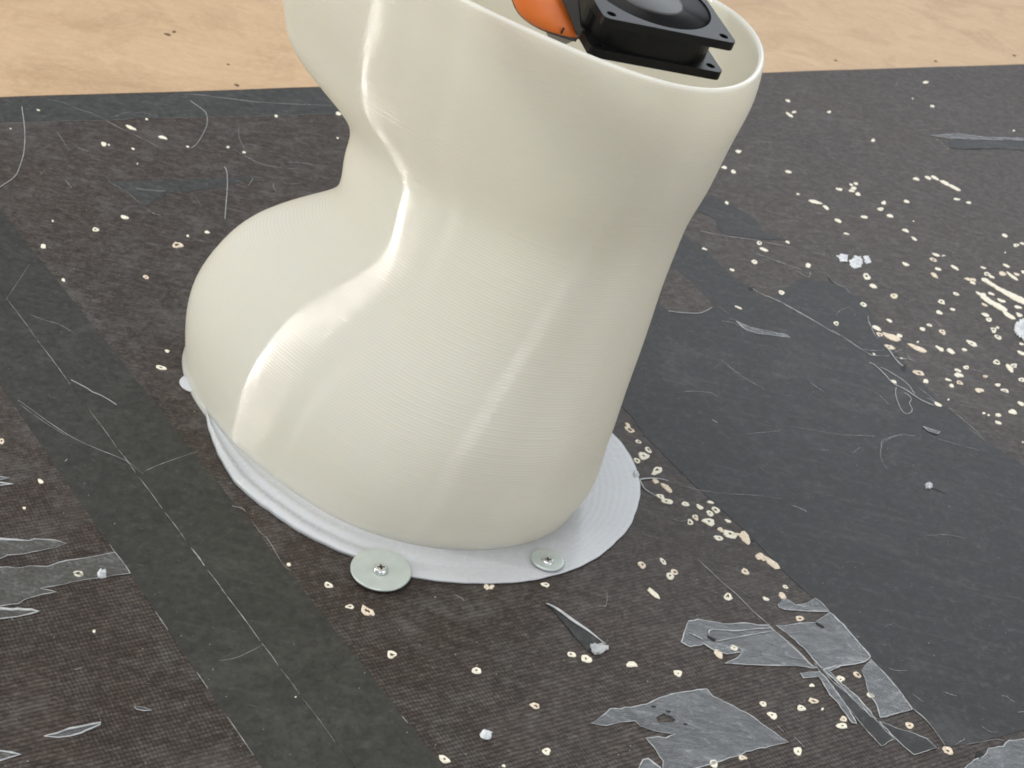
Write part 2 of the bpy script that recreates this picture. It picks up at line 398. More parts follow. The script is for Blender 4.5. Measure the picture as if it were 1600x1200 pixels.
def contour(z, ph):
    """outlines of the tube at the heights z: array (nz, nph, 2) and outward normals"""
    zq = np.asarray(z) / HT * .25
    al = PAR[0] + PAR[-3] * np.clip(zq / .25 - .4, 0, 1)[:, None] ** 2 * 2
    px, py, Wd, Ln = [spl(zq, PAR[2 + NK * k: 2 + NK * (k + 1)])[:, None] for k in range(4)]
    c, s = np.cos(ph)[None], np.sin(ph)[None]
    u = np.where(c > 0, c * Ln, c * Wd * (PAR[-2] + PAR[-1] * zq[:, None] * 4))
    vv = s * Wd + np.where(c < 0, c * c * Wd * (PAR[-4] + (PAR[-5] - PAR[-4]) * np.clip(zq[:, None] * 4, 0, 1) ** 2), 0)
    X = px + u * -np.cos(al) + vv * -np.sin(al); Y = py + u * np.sin(al) + vv * -np.cos(al)
    P = np.stack([X, Y], -1)
    d = np.roll(P, -1, 1) - np.roll(P, 1, 1); d /= np.linalg.norm(d, axis=-1)[..., None]
    N = np.stack([d[..., 1], -d[..., 0]], -1)
    cen = P.mean(1, keepdims=True)
    if ((P - cen) * N).sum() < 0: N = -N
    return P, N
NPH = 240
PH = np.linspace(0, 2 * np.pi, NPH, endpoint=False)
tubeobj = empty('printed_tube', (-0.03, -0.08, 0))
tag(tubeobj, 'large cream 3D printed tube with two bulges and a milky brim on the black board', '3D print')
LAY = 0.00142
nl = int(HT / LAY); LAY = HT / nl
prof = [(0.0, 0.0), (0.10, 0.52), (0.26, 0.86), (0.5, 1.0), (0.74, 0.86), (0.90, 0.52)]
zs = []; offs = []; layid = []
for k in range(nl):
    for (a, o) in prof:
        zs.append((k + a) * LAY); offs.append(o * 0.00006); layid.append(k)
zs.append(HT); offs.append(0.0); layid.append(nl - 1)
zs = np.array(zs); offs = np.array(offs); layid = np.array(layid)
P, N = contour(zs, PH)
ph1 = RNG.uniform(0, 6.28, nl); ph2 = RNG.uniform(0, 6.28, nl); a1 = RNG.normal(0, 1, nl)
jit = (0.000008 * np.sin(9 * PH[None] + ph1[layid][:, None]) + 0.000005 * np.sin(23 * PH[None] + ph2[layid][:, None]) + 0.000010 * a1[layid][:, None])
fil = 0.0022 * np.clip(1 - zs / 0.006, 0, 1) ** 2
rimr = 0.0 * zs
O = P + N * ((offs + fil + rimr)[:, None] + jit)[..., None]
outer = np.concatenate([O, np.repeat(zs[:, None], NPH, 1)[..., None]], -1)
# rounded lip and inner wall, from the rim down
LR = 0.0014
ta = np.linspace(0.25, math.pi, 12)
zi = np.concatenate([HT + LR * np.sin(ta), np.linspace(HT - 0.0012, 0.004, 60)])
th = np.concatenate([LR * (1 - np.cos(ta)), np.full(60, 2 * LR)])
Pi, Ni = contour(np.minimum(zi, HT), PH)
I = Pi - Ni * th[:, None, None]
inner = np.concatenate([I, np.repeat(zi[:, None], NPH, 1)[..., None]], -1)
allv = np.concatenate([outer, inner]).reshape(-1, 3)
allv = allv - np.array(tubeobj.location)
nr = len(zs) + len(zi)
a = (np.arange(nr - 1)[:, None] * NPH + np.arange(NPH)[None]); b = (np.arange(nr - 1)[:, None] * NPH + (np.arange(NPH)[None] + 1) % NPH)
F = np.stack([a, b, b + NPH, a + NPH], -1).reshape(-1, 4)
me = bpy.data.meshes.new('wall')
me.vertices.add(len(allv)); me.vertices.foreach_set('co', allv.ravel())
me.loops.add(F.size); me.loops.foreach_set('vertex_index', F.ravel())
me.polygons.add(len(F)); me.polygons.foreach_set('loop_start', np.arange(0, F.size, 4)); me.polygons.foreach_set('loop_total', np.full(len(F), 4))
me.polygons.foreach_set('use_smooth', np.ones(len(F), bool))
me.update(calc_edges=True); me.validate(); fix(me)
link('wall', me, M_PLA, tubeobj)

fl = [(q[0] - tubeobj.location.x, q[1] - tubeobj.location.y) for q in (P[0] - N[0] * 0.0025)[::4]]
link('bounce_floor', slab('bounce_floor', fl, 0.0016, 0.0032), M_PLA, tubeobj)  # unseen pale floor added to bounce light up inside the tube

# brim: a milky flange printed flat on the board
brim_px = [(322, 653), (326, 672), (335, 700), (350, 730), (370, 760), (395, 783), (420, 800), (460, 829), (500, 850), (560, 875), (605, 893), (650, 905), (690, 911), (720, 913), (760, 914), (800, 912), (838, 908), (870, 900), (902, 889), (930, 875), (958, 853), (980, 829), (992, 806), (999, 778), (1000, 762), (995, 740), (989, 722), (975, 700), (964, 687), (955, 678)]
bw = [G(*p) for p in brim_px]
cx, cy = -0.045, -0.075
P0, N0 = contour(np.array([0.0]), np.linspace(0, 2 * np.pi, 720, endpoint=False)); P0 = P0[0]; N0 = N0[0]
NB = 300
angs = np.linspace(-np.pi, np.pi, NB, endpoint=False)
def ray_r(pts):
    aa = np.arctan2(pts[:, 1] - cy, pts[:, 0] - cx); rr = np.hypot(pts[:, 0] - cx, pts[:, 1] - cy)
    o = np.argsort(aa); aa = aa[o]; rr = rr[o]
    return np.interp(angs, np.concatenate([aa - 2 * np.pi, aa, aa + 2 * np.pi]), np.concatenate([rr, rr, rr]))
r_in = ray_r(P0) - 0.001
vis = np.array([(p.x, p.y) for p in bw])
aw = np.arctan2(vis[:, 1] - cy, vis[:, 0] - cx)
hid = P0 + N0 * 0.001
ah = np.arctan2(hid[:, 1] - cy, hid[:, 0] - cx)
lo, hi = aw.min(), aw.max()
keep = (ah < lo - 0.05) | (ah > hi + 0.25)
r_out = np.maximum(ray_r(np.concatenate([vis, hid[keep]])), r_in + 0.0015)
r_out = r_out + 0.00022 * np.sin(angs * 23) * np.sin(angs * 5) + 0.00012 * np.sin(angs * 61 + 1)
lip = np.exp(-((angs + 2.25) / 0.75) ** 2)              # the near left edge is curled up and grooved
TS = np.concatenate([[0.0], np.linspace(0.0, 1.0, 34)[1:-1], [0.985, 1.0, 1.0, 0.98]])
vs = []
for i, tt in enumerate(TS):
    r = r_in + (r_out - r_in) * tt
    z = 0.0013 + 0.000028 * math.sin(tt * 62) + lip * (0.0030 * math.exp(-((tt - 0.86) / 0.16) ** 2) - 0.0006 * math.exp(-((tt - 0.58) / 0.07) ** 2) + 0.0011 * math.exp(-((tt - 0.40) / 0.12) ** 2))
    if i == len(TS) - 3: z = z * 0.9
    if i == len(TS) - 2: z = np.full(NB, 0.0009) + lip * 0.0004
    if i == len(TS) - 1: z = np.full(NB, 0.0001)
    z = z + np.zeros(NB)
    for k in range(NB): vs.append((cx + r[k] * math.cos(angs[k]), cy + r[k] * math.sin(angs[k]), z[k]))
fs = []
for i in range(len(TS) - 1):
    for k in range(NB):
        a_ = i * NB + k; b_ = i * NB + (k + 1) % NB; fs.append((a_, b_, b_ + NB, a_ + NB))
off = Vector(tubeobj.location)
brim = link('brim', fix(mesh('brim', [Vector(v_) - off for v_ in vs], fs, True)), M_BRIM, tubeobj)
tc = G(308, 601)
link('brim_tab', lathe('brim_tab', [(0.0094, 0.0002), (0.0098, 0.0009), (0.0093, 0.0014), (0.0001, 0.0015)], Matrix.Translation(tc - off), 40), M_BRIM, tubeobj)
bl = G(993, 744)
rr = random.Random(5); vs = []; fs = []
bm = bmesh.new(); bmesh.ops.create_icosphere(bm, subdivisions=2, radius=0.0022)
for q in bm.verts:
    q.co = Vector((q.co.x * 0.8, q.co.y * 1.5, q.co.z * 0.55)) * rr.uniform(0.75, 1.2) + Vector((0, 0, 0.0013)) + bl - off
me = bpy.data.meshes.new('brim_blob'); bm.to_mesh(me); bm.free(); link('brim_blob', me, M_BRIM, tubeobj)
for nm, pts in (('thread', zz(940, 640, 5, [(300, 552), (318, 590), (340, 620), (385, 650), (440, 682)])), ('thread', zz(940, 640, 5, [(300, 545), (350, 537), (400, 535), (470, 542), (520, 555)]))):
    path = smooth_line([G(x, y, 0.0007) - off for x, y in pts], 6)
    tube(nm, path, lambda s: 0.0004 * (1 - 0.7 * s), M_BRIM, tubeobj, 6)

# ------------------------------------------------------------------ fan in the mouth of the tube
E1 = Vector((0.91, 0.402, -0.102)).normalized(); E3 = Vector((0.141, -0.07, 0.988)); E3 = (E3 - E1 * E3.dot(E1)).normalized(); E2 = E3.cross(E1)
SD = 0.067
cor = G(1126, 127, 0.252)
fc = cor - E1 * SD / 2 + E2 * SD / 2
FM = Matrix(((E1.x, E2.x, E3.x, fc.x), (E1.y, E2.y, E3.y, fc.y), (E1.z, E2.z, E3.z, fc.z), (0, 0, 0, 1)))
fan = empty('cooling_fan', fc); fan.matrix_world = FM
tag(fan, 'square black cooling fan sitting in the open mouth of the cream tube', 'fan')
def circ(r, n=48, cx=0, cy=0, rev=False):
    p = [(cx + r * math.cos(2 * math.pi * k / n), cy + r * math.sin(2 * math.pi * k / n)) for k in range(n)]
    return p[::-1] if rev else p
def rsq(h, r, n=5):
    p = []
    for q, (sx_, sy_) in enumerate(((1, 1), (-1, 1), (-1, -1), (1, -1))):
        for k in range(n + 1):
            a_ = math.pi / 2 * (q + k / n); p.append((sx_ * (h - r) + r * math.cos(a_), sy_ * (h - r) + r * math.sin(a_)))
    return p
hc = SD / 2 - 0.0052
holes = [circ(0.0021, 14, sx_ * hc, sy_ * hc, True) for sx_ in (1, -1) for sy_ in (1, -1)]
TK = 0.0195
def child(nm, me, mat, bev=None):
    o = link(nm, me, mat, fan)
    if bev:
        bv = o.modifiers.new('bevel', 'BEVEL'); bv.width = bev; bv.segments = 2; bv.limit_method = 'ANGLE'
    return o
child('flange', slab('flange', rsq(SD / 2, 0.0035), 0.0, 0.0042, [circ(0.0305, 56, 0, 0, True)] + holes), M_BLACK, 0.0005)
child('flange', slab('flange', rsq(SD / 2, 0.0035), TK - 0.0042, TK, [circ(0.0305, 56, 0, 0, True)] + holes), M_BLACK, 0.0005)
I4 = Matrix.Identity(4)
child('housing', slab('housing', rsq(SD / 2 - 0.0018, 0.0225, 10), 0.0042, TK - 0.0042, [circ(0.0309, 56, 0, 0, True)]), M_BLACK)
child('duct', lathe('duct', [(0.0309, 0.0005), (0.0304, 0.0045), (0.0298, TK * 0.5), (0.0304, TK - 0.0045), (0.0309, TK - 0.0006)], I4, 64), M_BLACK)
child('hub', lathe('hub', [(0.0175, 0.004), (0.0175, TK - 0.0012), (0.0170, TK - 0.0004), (0.0160, TK), (0.0001, TK)], I4, 48), M_DARK)
for k in range(7):
    vs = []; fs = []
    for i in range(7):
        for j in range(5):
            r = 0.0188 + (0.029 - 0.0188) * j / 4; a_ = 2 * math.pi * k / 7 + 0.75 * i / 6 - 0.25 * j / 4
            z = TK - 0.0055 - 0.010 * i / 6
            vs.append((r * math.cos(a_), r * math.sin(a_), z)); 
    for i in range(6):
        for j in range(4): q = i * 5 + j; fs.append((q, q + 1, q + 6, q + 5))
    o = child('blade', mesh('blade', vs, fs, True), M_BLACK); so = o.modifiers.new('thick', 'SOLIDIFY'); so.thickness = 0.0009
# dark strap from the fan to the orange cap
YS = -0.130
st = [(872, -12), (901, -12), (903, 2), (906, 20), (908, 44), (922, 57), (934, 60), (941, 72), (930, 80), (916, 79), (911, 68), (902, 57), (894, 37), (884, 14)]
pts = [V(x, y, YS) for x, y in st]
vs = pts + [p + Vector((0, 0.004, 0)) for p in pts]
inv = FM.inverted()
n = len(pts); tri = tessellate_polygon([[Vector((p.x, p.z, 0)) for p in pts]])
fs = [tuple(q) for q in tri] + [tuple(n + i for i in reversed(q)) for q in tri] + [(i, (i + 1) % n, n + (i + 1) % n, n + i) for i in range(n)]
o = child('strap', fix(mesh('strap', [inv @ q for q in vs], fs)), M_DARK, 0.0008)
pb = V(929, 67, YS - 0.0012)
o = child('strap_screw', lathe('strap_screw', [(0.0019, 0), (0.0019, 0.0012), (0.0012, 0.0018), (0.0011, 0.0009), (0.0001, 0.0009)], inv @ (Matrix.Translation(pb) @ Matrix.Rotation(math.radians(75), 4, 'X')), 18), M_BLACK)

# ------------------------------------------------------------------ orange cap beside the fan
YO = -0.126
lw = smooth_line([V(x, y, YO) for x, y in [(793, -40), (799, -12), (803, 0), (808, 12), (816, 23), (831, 35), (850, 45), (870, 52), (888, 58), (901, 62)]], 3)
rw = smooth_line([V(x, y, YO) for x, y in [(858, -40), (869, -12), (876, 0), (881, 10), (886, 20), (890, 30), (893.5, 38), (896.5, 46), (899.5, 54), (902, 61)]], 3)
cap = empty('orange_cap', lw[len(lw) // 2]); co = Vector(cap.location)
tag(cap, 'orange plastic cap with a thin dark rim in the mouth of the tube', 'cap')
NG = 12; vs = []; fs = []
for layer in (0, 1):
    for i, (p, q) in enumerate(zip(lw, rw)):
        for j in range(NG):
            s_ = j / (NG - 1); pt = p.lerp(q, s_)
            wd = (q - p).length
            bul = math.sin(math.pi * (0.06 + 0.94 * s_) ** 0.7) * 0.30 * wd
            vs.append(pt + Vector((0, -bul + 0.0018 * layer, 0)) - co)
nr_ = len(lw); cnt = nr_ * NG
for layer in (0, 1):
    for i in range(nr_ - 1):
        for j in range(NG - 1):
            q = layer * cnt + i * NG + j; f_ = (q, q + 1, q + NG + 1, q + NG); fs.append(f_ if layer else f_[::-1])
for i in range(nr_ - 1):
    for j in (0, NG - 1):
        q = i * NG + j; fs.append((q, q + NG, q + NG + cnt, q + cnt))
link('panel', fix(mesh('panel', vs, fs, True)), M_ORANGE, cap)
tube('rim', [p - co + Vector((0, -0.0006, 0)) for p in lw], 0.0009, M_DARK, cap, 8)
mk = [V(877, 52, YO - 0.0028), V(879, 48, YO - 0.0036), V(881, 44, YO - 0.0042)]
tube('notch_mark', [p - co for p in mk], 0.0005, M_TEAR, cap, 6)
tb = [V(x, y, YO + 0.001) - co for x, y in [(852, 46), (862, 73), (866, 76), (871, 75), (894, 65), (904, 61), (880, 54)]]
n = len(tb); tri = tessellate_polygon([[Vector((p.x, p.z, 0)) for p in tb]])
vs = tb + [p + Vector((0, 0.003, 0)) for p in tb]
fs = [tuple(q) for q in tri] + [tuple(n + i for i in reversed(q)) for q in tri] + [(i, (i + 1) % n, n + (i + 1) % n, n + i) for i in range(n)]
link('clear_tab', fix(mesh('clear_tab', vs, fs)), M_TAB, cap)

# ------------------------------------------------------------------ washers and screws
def cross(r, w_):
    return [(r, -w_), (r, w_), (w_, w_), (w_, r), (-w_, r), (-w_, w_), (-r, w_), (-r, -w_), (-w_, -w_), (-w_, -r), (w_, -r), (w_, -w_)]
def screw(x, y, z0, rot, head, hh, label):
    p = G(x, y, z0)
    s = empty('screw', p); s.rotation_euler = (0.04, -0.03, rot); tag(s, label, 'screw')
    top = hh
    prf = [(head, 0.0), (head, hh * 0.35), (head * 0.93, hh * 0.7), (head * 0.78, hh * 0.93), (head * 0.72, hh)]
    link('head', lathe('head', [(0.001, 0.0)] + prf, I4, 36), M_ZINC2, s)
    hd = s.children[0].data
    # replace the closed top by a plate that carries the cross recess
    bm = bmesh.new(); bm.from_mesh(hd)
    big = [f for f in bm.faces if len(f.verts) > 6 and f.calc_center_median().z > hh * 0.9]
    bmesh.ops.delete(bm, geom=big, context='FACES_ONLY'); bm.to_mesh(hd); bm.free()
    cr = cross(head * 0.50, head * 0.13)
    loops = [circ(head * 0.72, 36), cr[::-1]]
    flat = [q for l in loops for q in l]; tris = tessellate_polygon([[Vector((q[0], q[1], 0)) for q in l] for l in loops])
    link('head_face', fix(mesh('head_face', [(q[0], q[1], hh) for q in flat], [tuple(t_) for t_ in tris])), M_ZINC2, s)
    n = len(cr)
    vs = [(q[0], q[1], hh) for q in cr] + [(q[0] * 0.8, q[1] * 0.8, hh * 0.3) for q in cr]
    fs = [(i, (i + 1) % n, n + (i + 1) % n, n + i) for i in range(n)] + [tuple(range(n, 2 * n))]
    link('cross_recess', mesh('cross_recess', vs, fs), M_RECESS, s)
    return s
p = G(595, 892, 0.0024)
wsh = link('washer', lathe('washer', [(0.0025, 0.0), (0.0146, 0.0), (0.0150, 0.0003), (0.0150, 0.0010), (0.0147, 0.0013), (0.0026, 0.0013), (0.0022, 0.001), (0.0025, 0.0)], I4, 72, False), M_ZINC)
wsh.location = p; wsh.rotation_euler = (math.radians(4.0), math.radians(-1.0), 0)
tag(wsh, 'big thin greenish zinc washer overhanging the near edge of the brim', 'washer', 'washers holding the brim')
p2 = G(855, 877, 0.0019)
wsh2 = link('washer', lathe('washer', [(0.0024, 0.0), (0.0080, 0.0), (0.0087, 0.0004), (0.0087, 0.0011), (0.0081, 0.0016), (0.0026, 0.0016), (0.0022, 0.001), (0.0024, 0.0)], I4, 64, False), M_ZINC)
wsh2.location = p2; tag(wsh2, 'small thick zinc washer lying wholly on the brim, near right', 'washer', 'washers holding the brim')
for o in (wsh, wsh2):
    bv = o.modifiers.new('bevel', 'BEVEL'); bv.width = 0.00025; bv.segments = 2; bv.limit_method = 'ANGLE'
screw(594.5, 891.5, 0.0036, 0.35, 0.0037, 0.0024, 'cross head screw in the middle of the big thin washer')
screw(855.5, 876.5, 0.0033, 0.2, 0.0033, 0.0012, 'cross head screw sunk in the middle of the small thick washer')

# ------------------------------------------------------------------ tapes stuck to the board
def flat(pts): return [(G(*p[:2]).x, G(*p[:2]).y) for p in pts]
def strip(name, px, z1, mat, label, cat, amp=0.0003, step=0.006, seed=0, group=None, holes=()):
    o = link(name, slab(name, wavy(flat(px), step, amp, seed=seed), 0.00004, z1, [wavy(flat(h), 0.002, 0.0002, seed=9)[::-1] for h in holes]), mat)
    tag(o, label, cat, group); return o
xl = lambda y: 0.684 * y - 410.7
xc = lambda y: 0.7407 * y - 333.3
xr = lambda y: 0.794 * y - 259.0
YA, YB = 262, 1300
tl = strip('tape_strip', [(xl(YA), YA), (xl(700), 700), (xl(YB), YB), (xc(YB), YB), (xc(700), 700), (xc(YA), YA)], 0.00012, M_TAPE_L, 'outer of the two dark grey tape strips laid side by side at the left', 'tape', seed=1, group='tape strips left of the tube')
tr = strip('tape_strip', [(xc(YA) - 2, YA), (xc(700) - 2, 700), (xc(YB) - 2, YB), (xr(YB), YB), (xr(700), 700), (xr(YA), YA)], 0.00026, M_TAPE_L, 'dark grey tape strip running under the near left edge of the brim', 'tape', seed=2, group='tape strips left of the tube')
t3 = strip('wide_tape', [(760, 440), (900, 560), (960, 624), (988, 652), (1010, 684), (1098, 770), (1176, 841), (1225, 894), (1296, 957), (1337, 997), (1397, 1069), (1442, 1121), (1482, 1168), (1530, 1160), (1640, 1130), (1700, 1100), (1760, 860), (1680, 800), (1596, 725), (1536, 687), (1465, 624), (1418, 573), (1380, 528), (1350, 470), (1300, 441), (1250, 436), (1200, 470), (1172, 452), (1140, 428), (1099, 388), (1060, 360), (900, 340)], 0.00018, M_TAPE_R, 'wide slate grey tape running from behind the tube to the right edge', 'tape', seed=3)
for nm, px in (('tear', zz(1300, 480, 5.333, [(745, 1008), (800, 1030), (880, 1050), (862, 1072), (820, 1062), (770, 1035)])), ('tear', zz(1300, 480, 5.333, [(568, 515), (620, 478), (606, 545)])), ('tear', zz(1030, 300, 5.333, [(738, 798), (790, 792), (775, 830), (745, 822)])), ('tear', zz(940, 640, 5, [(1140, 985), (1190, 1030), (1165, 1032)])), ('tear', zz(1030, 300, 5.333, [(1405, 705), (1455, 770), (1420, 745)])), ('tear', [(1447, 760), (1462, 764), (1484, 774), (1464, 768)])):
    link(nm, slab(nm, flat(px), 0.0001, 0.00024), M_TEAR, t3)
patch_px = zz(1030, 300, 5.333, [(60, 640), (120, 640), (260, 740), (340, 830), (400, 880), (450, 960), (350, 1000), (200, 1003), (80, 985), (0, 960)])
link('bare_patch', slab('bare_patch', wavy(flat(patch_px), 0.004, 0.0003, seed=4), 0.0001, 0.00023), M_BOARD, t3)
strip('tape_scrap', zz(1030, 300, 5.333, [(330, 60), (420, 20), (600, 110), (740, 180), (830, 260), (860, 330), (1060, 400), (860, 395), (560, 360), (480, 300), (470, 230), (330, 160)]), 0.0002, M_TAPE_R, 'frayed slate grey tape scrap right of the tube at mid height', 'tape scrap', seed=5)
a0, a1_ = G(-60, 154.0), G(760, 128)
te = strip('edge_tape', [(-120, 158), (200, 147.5), (450, 139.5), (620, 134), (620, 175), (530, 178), (300, 183.5), (0, 191.5), (-120, 195)], 0.00014, M_TAPE_W, 'grey tape strip along the far edge of the black board, left of the tube', 'tape', seed=6)
strip('tape_scrap', zz(0, 140, 5.333, [(905, 750), (950, 768), (1300, 755), (1640, 742), (2080, 730), (2160, 712), (2170, 720), (2050, 760), (1800, 820), (1600, 850), (1400, 860), (1200, 975), (1150, 910), (1040, 850), (925, 785)]), 0.0001, M_TAPE_W, 'thin dark wedge of tape lying on the far left part of the board', 'tape scrap', seed=7)

def film(name, px, label, seed, z=0.0004, mat=M_FILM, edge=True, holes=(), er=0.00045, tears=()):
    op = wavy(flat(px), 0.0025, 0.00022, seed=seed)
    r = random.Random(seed); a_, b_ = r.uniform(0, 6), r.uniform(0, 6)
    f_ = lambda x, y: 0.00022 * math.sin(x * 190 + a_) * math.sin(y * 170 + b_)
    o = link(name, slab(name, op, 0.0002, z, [wavy(flat(h), 0.002, 0.0003, seed=seed)[::-1] for h in holes], ztop=f_), mat)
    tag(o, label, 'plastic scrap', 'torn clear film stuck to the board')
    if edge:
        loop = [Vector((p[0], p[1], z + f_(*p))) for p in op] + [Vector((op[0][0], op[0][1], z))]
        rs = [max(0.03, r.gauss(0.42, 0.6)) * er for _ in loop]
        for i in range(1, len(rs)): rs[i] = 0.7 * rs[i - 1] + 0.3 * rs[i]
        tube('lit_torn_edge', loop, lambda s: rs[min(len(rs) - 1, int(s * (len(rs) - 1) + 0.5))], M_EDGE, o, 5, 0.7)  # pale rim paints the light caught along the curled torn edge
    for tpx in tears:
        link('tear', slab('tear', flat(tpx), z, z + 0.0003), M_TEAR, o)
    return o
D = lambda L: zz(980, 860, 4.706, L)
EZ = lambda L: zz(1100, 900, 4, L)
A_ = lambda L: zz(1300, 480, 5.333, L)
s1 = film('film_scrap', D([(450, 525), (520, 510), (600, 525), (750, 545), (860, 540), (960, 555), (1040, 552), (1090, 600), (1170, 665), (1250, 740), (1350, 840), (1395, 866), (1200, 852), (1000, 848), (830, 840), (715, 835), (790, 805), (850, 752), (730, 765), (640, 740), (560, 690), (460, 712), (395, 675), (420, 600), (432, 570)]), 'ragged clear film with a black tear, left of the dark crease, lower right', 11, tears=[D([(585, 630), (650, 660), (640, 672), (600, 650)])])
film('film_scrap', EZ([(450, 312), (520, 312), (600, 297), (690, 292), (740, 262), (785, 232), (870, 310), (940, 390), (1038, 510), (1000, 540), (880, 562), (745, 580), (700, 540), (620, 450), (520, 360)]), 'square clear film with a black slit, right of the dark crease', 12, tears=[EZ([(695, 290), (752, 322), (735, 328), (705, 308)])])
film('film_scrap', EZ([(462, 182), (490, 150), (520, 150), (570, 185), (650, 170), (695, 143), (725, 165), (780, 226), (640, 223), (500, 212), (470, 200)]), 'narrow clear film flake above the square one, touching the wide tape', 13)
film('film_scrap', EZ([(985, 590), (1040, 522), (1100, 582), (1210, 702), (1300, 838), (1200, 865), (1100, 886), (1080, 810), (1030, 740), (1010, 660)]), 'clear film panel along the edge of the wide tape, below the square one', 14)
film('tape_scrap', EZ([(690, 548), (712, 556), (800, 660), (900, 740), (1000, 830), (1070, 900), (1188, 1020), (1150, 1040), (1112, 1068), (1030, 985), (950, 890), (850, 760), (730, 610)]), 'narrow dark tape tongue with a square white cut end, lower right', 15, mat=M_TAPE_R, er=0.0003)
film('film_scrap', EZ([(602, 610), (720, 600), (765, 645), (850, 760), (905, 840), (952, 928), (922, 920), (850, 820), (770, 720), (715, 632), (620, 640)]), 'thin curled clear film sliver left of the dark tape tongue', 16)
film('film_scrap', EZ([(745, 588), (880, 545), (860, 562), (785, 600), (860, 680), (960, 760), (1075, 898), (1035, 880), (960, 800), (850, 690)]), 'thin clear film sliver right of the dark tape tongue', 17)
film('film_scrap', EZ([(1095, 912), (1200, 952), (1310, 985), (1390, 1020), (1452, 1080), (1310, 1120), (1250, 1070), (1165, 990)]), 'faint four sided clear film beside the cut end of the dark tongue', 18, mat=M_TAPE_R)
film('film_scrap', zz(900, 1050, 4.706, [(110, 380), (170, 340), (250, 275), (400, 262), (520, 240), (600, 200), (700, 165), (960, 130), (1000, 180), (1130, 240), (1280, 320), (1400, 410), (1500, 480), (1560, 520), (1320, 572), (1000, 680), (860, 718), (760, 760), (630, 760), (640, 660), (590, 580), (515, 490), (600, 478), (660, 488), (730, 460), (560, 432), (470, 400), (430, 362), (330, 372), (230, 398)]), 'large cloudy film sheet with an oval hole at the near edge', 19, holes=[zz(900, 1050, 4.706, [(588, 335), (640, 310), (700, 330), (735, 360), (700, 382), (600, 378)])], tears=[zz(900, 1050, 4.706, [(550, 248), (588, 262), (565, 264)]), zz(900, 1050, 4.706, [(660, 288), (695, 297), (680, 302)]), zz(900, 1050, 4.706, [(785, 380), (820, 392), (800, 394)])])
film('film_scrap', zz(900, 1050, 4.706, [(470, 690), (490, 650), (530, 640), (620, 706), (640, 760), (450, 760)]), 'small pale film corner left of the large cloudy sheet', 26)
film('film_scrap', zz(1440, 1050, 8, [(540, 1210), (650, 1110), (770, 1060), (830, 960), (1020, 940), (1090, 862), (1280, 840), (1420, 830), (1420, 1400), (400, 1400)]), 'large cloudy film filling the near right corner', 20, tears=[zz(1440, 1050, 8, [(680, 1010), (720, 990), (775, 1040), (720, 1090), (665, 1060)])])
sh = film('film_shard', zz(620, 940, 4, [(935, 10), (1000, 40), (1110, 120), (1200, 180), (1305, 265), (1318, 300), (1240, 335), (1190, 310), (1110, 220), (1000, 80)]), 'dark pointed film shard with a white folded edge, in front of the brim', 21, mat=M_TAPE_R, edge=False)
tube('folded_edge', smooth_line([G(*p, 0.0006) for p in zz(620, 940, 4, [(935, 10), (1000, 42), (1110, 122), (1200, 182), (1305, 266)])], 5), lambda s: 0.0003 + 0.0007 * math.sin(math.pi * min(1, s * 1.1)), M_EDGE, sh, 6, 0.5)
link('crumpled_end', slab('crumpled_end', wavy(flat(zz(620, 940, 4, [(1205, 285), (1260, 275), (1318, 296), (1290, 325), (1240, 338), (1215, 315)])), 0.001, 0.0004, seed=3), 0.0005, 0.0016, ztop=lambda x, y: 0.0008 * math.sin(x * 2500) * math.sin(y * 2100)), M_EDGE, sh)
L_ = lambda L: zz(0, 820, 6.667, L)
film('film_scrap', L_([(-80, 150), (0, 155), (100, 160), (300, 175), (420, 160), (580, 165), (690, 196), (560, 245), (420, 275), (220, 310), (80, 320), (0, 360), (-80, 380)]), 'pointed film strip at the left edge, uppermost of three', 22, mat=M_FILM_W)
film('film_scrap', L_([(-80, 450), (0, 450), (220, 455), (300, 435), (500, 440), (600, 405), (700, 380), (950, 338), (1200, 296), (1290, 410), (1358, 515), (1100, 548), (900, 575), (760, 600), (650, 630), (420, 665), (585, 705), (420, 735), (250, 790), (190, 830), (0, 850), (-80, 860)]), 'long wide film strip reaching the left tape, with a white bead on it', 23, mat=M_FILM_W)
film('film_scrap', L_([(-80, 875), (0, 880), (250, 890), (400, 912), (330, 930), (100, 975), (-80, 990)]), 'pointed film strip at the left edge, lowest of three', 24, mat=M_FILM_W, er=0.0006)
film('film_shard', zz(0, 1040, 7.5, [(515, 835), (580, 812), (740, 768), (960, 718), (1090, 688), (1182, 668), (1172, 695), (1080, 738), (950, 797), (820, 832), (680, 846), (600, 836)]), 'leaf shaped pale film shard lying alone near the lower left corner', 25, mat=M_FILM, er=0.0006)
film('film_shard', zz(0, 1040, 7.5, [(-60, 1000), (0, 1008), (130, 1028), (240, 1054), (130, 1082), (0, 1120), (-60, 1140)]), 'pale film point cut off by the lower left edge', 27, mat=M_FILM_W, er=0.0006)
film('film_shard', zz(0, 780, 2.857, [(598, 929), (640, 931), (676, 945), (640, 947), (610, 942)]), 'tiny pale film chip between the leaf shard and the left tape', 28, mat=M_FILM)
film('film_shard', zz(0, 560, 5.333, [(-40, 985), (0, 988), (82, 1001), (0, 1016), (-40, 1018)]), 'upper of two small grey points at the left edge', 29, mat=M_FILM)
film('film_shard', zz(0, 560, 5.333, [(-40, 1034), (0, 1038), (112, 1053), (0, 1062), (-40, 1064)]), 'lower of two small grey points at the left edge', 30, mat=M_FILM)
film('film_shard', zz(1180, 0, 3.81, [(1045, 808), (1100, 806), (1220, 798), (1350, 818), (1640, 828), (1640, 838), (1350, 832), (1150, 824)]), 'long white film splinter at the far right', 31, mat=M_FILM)
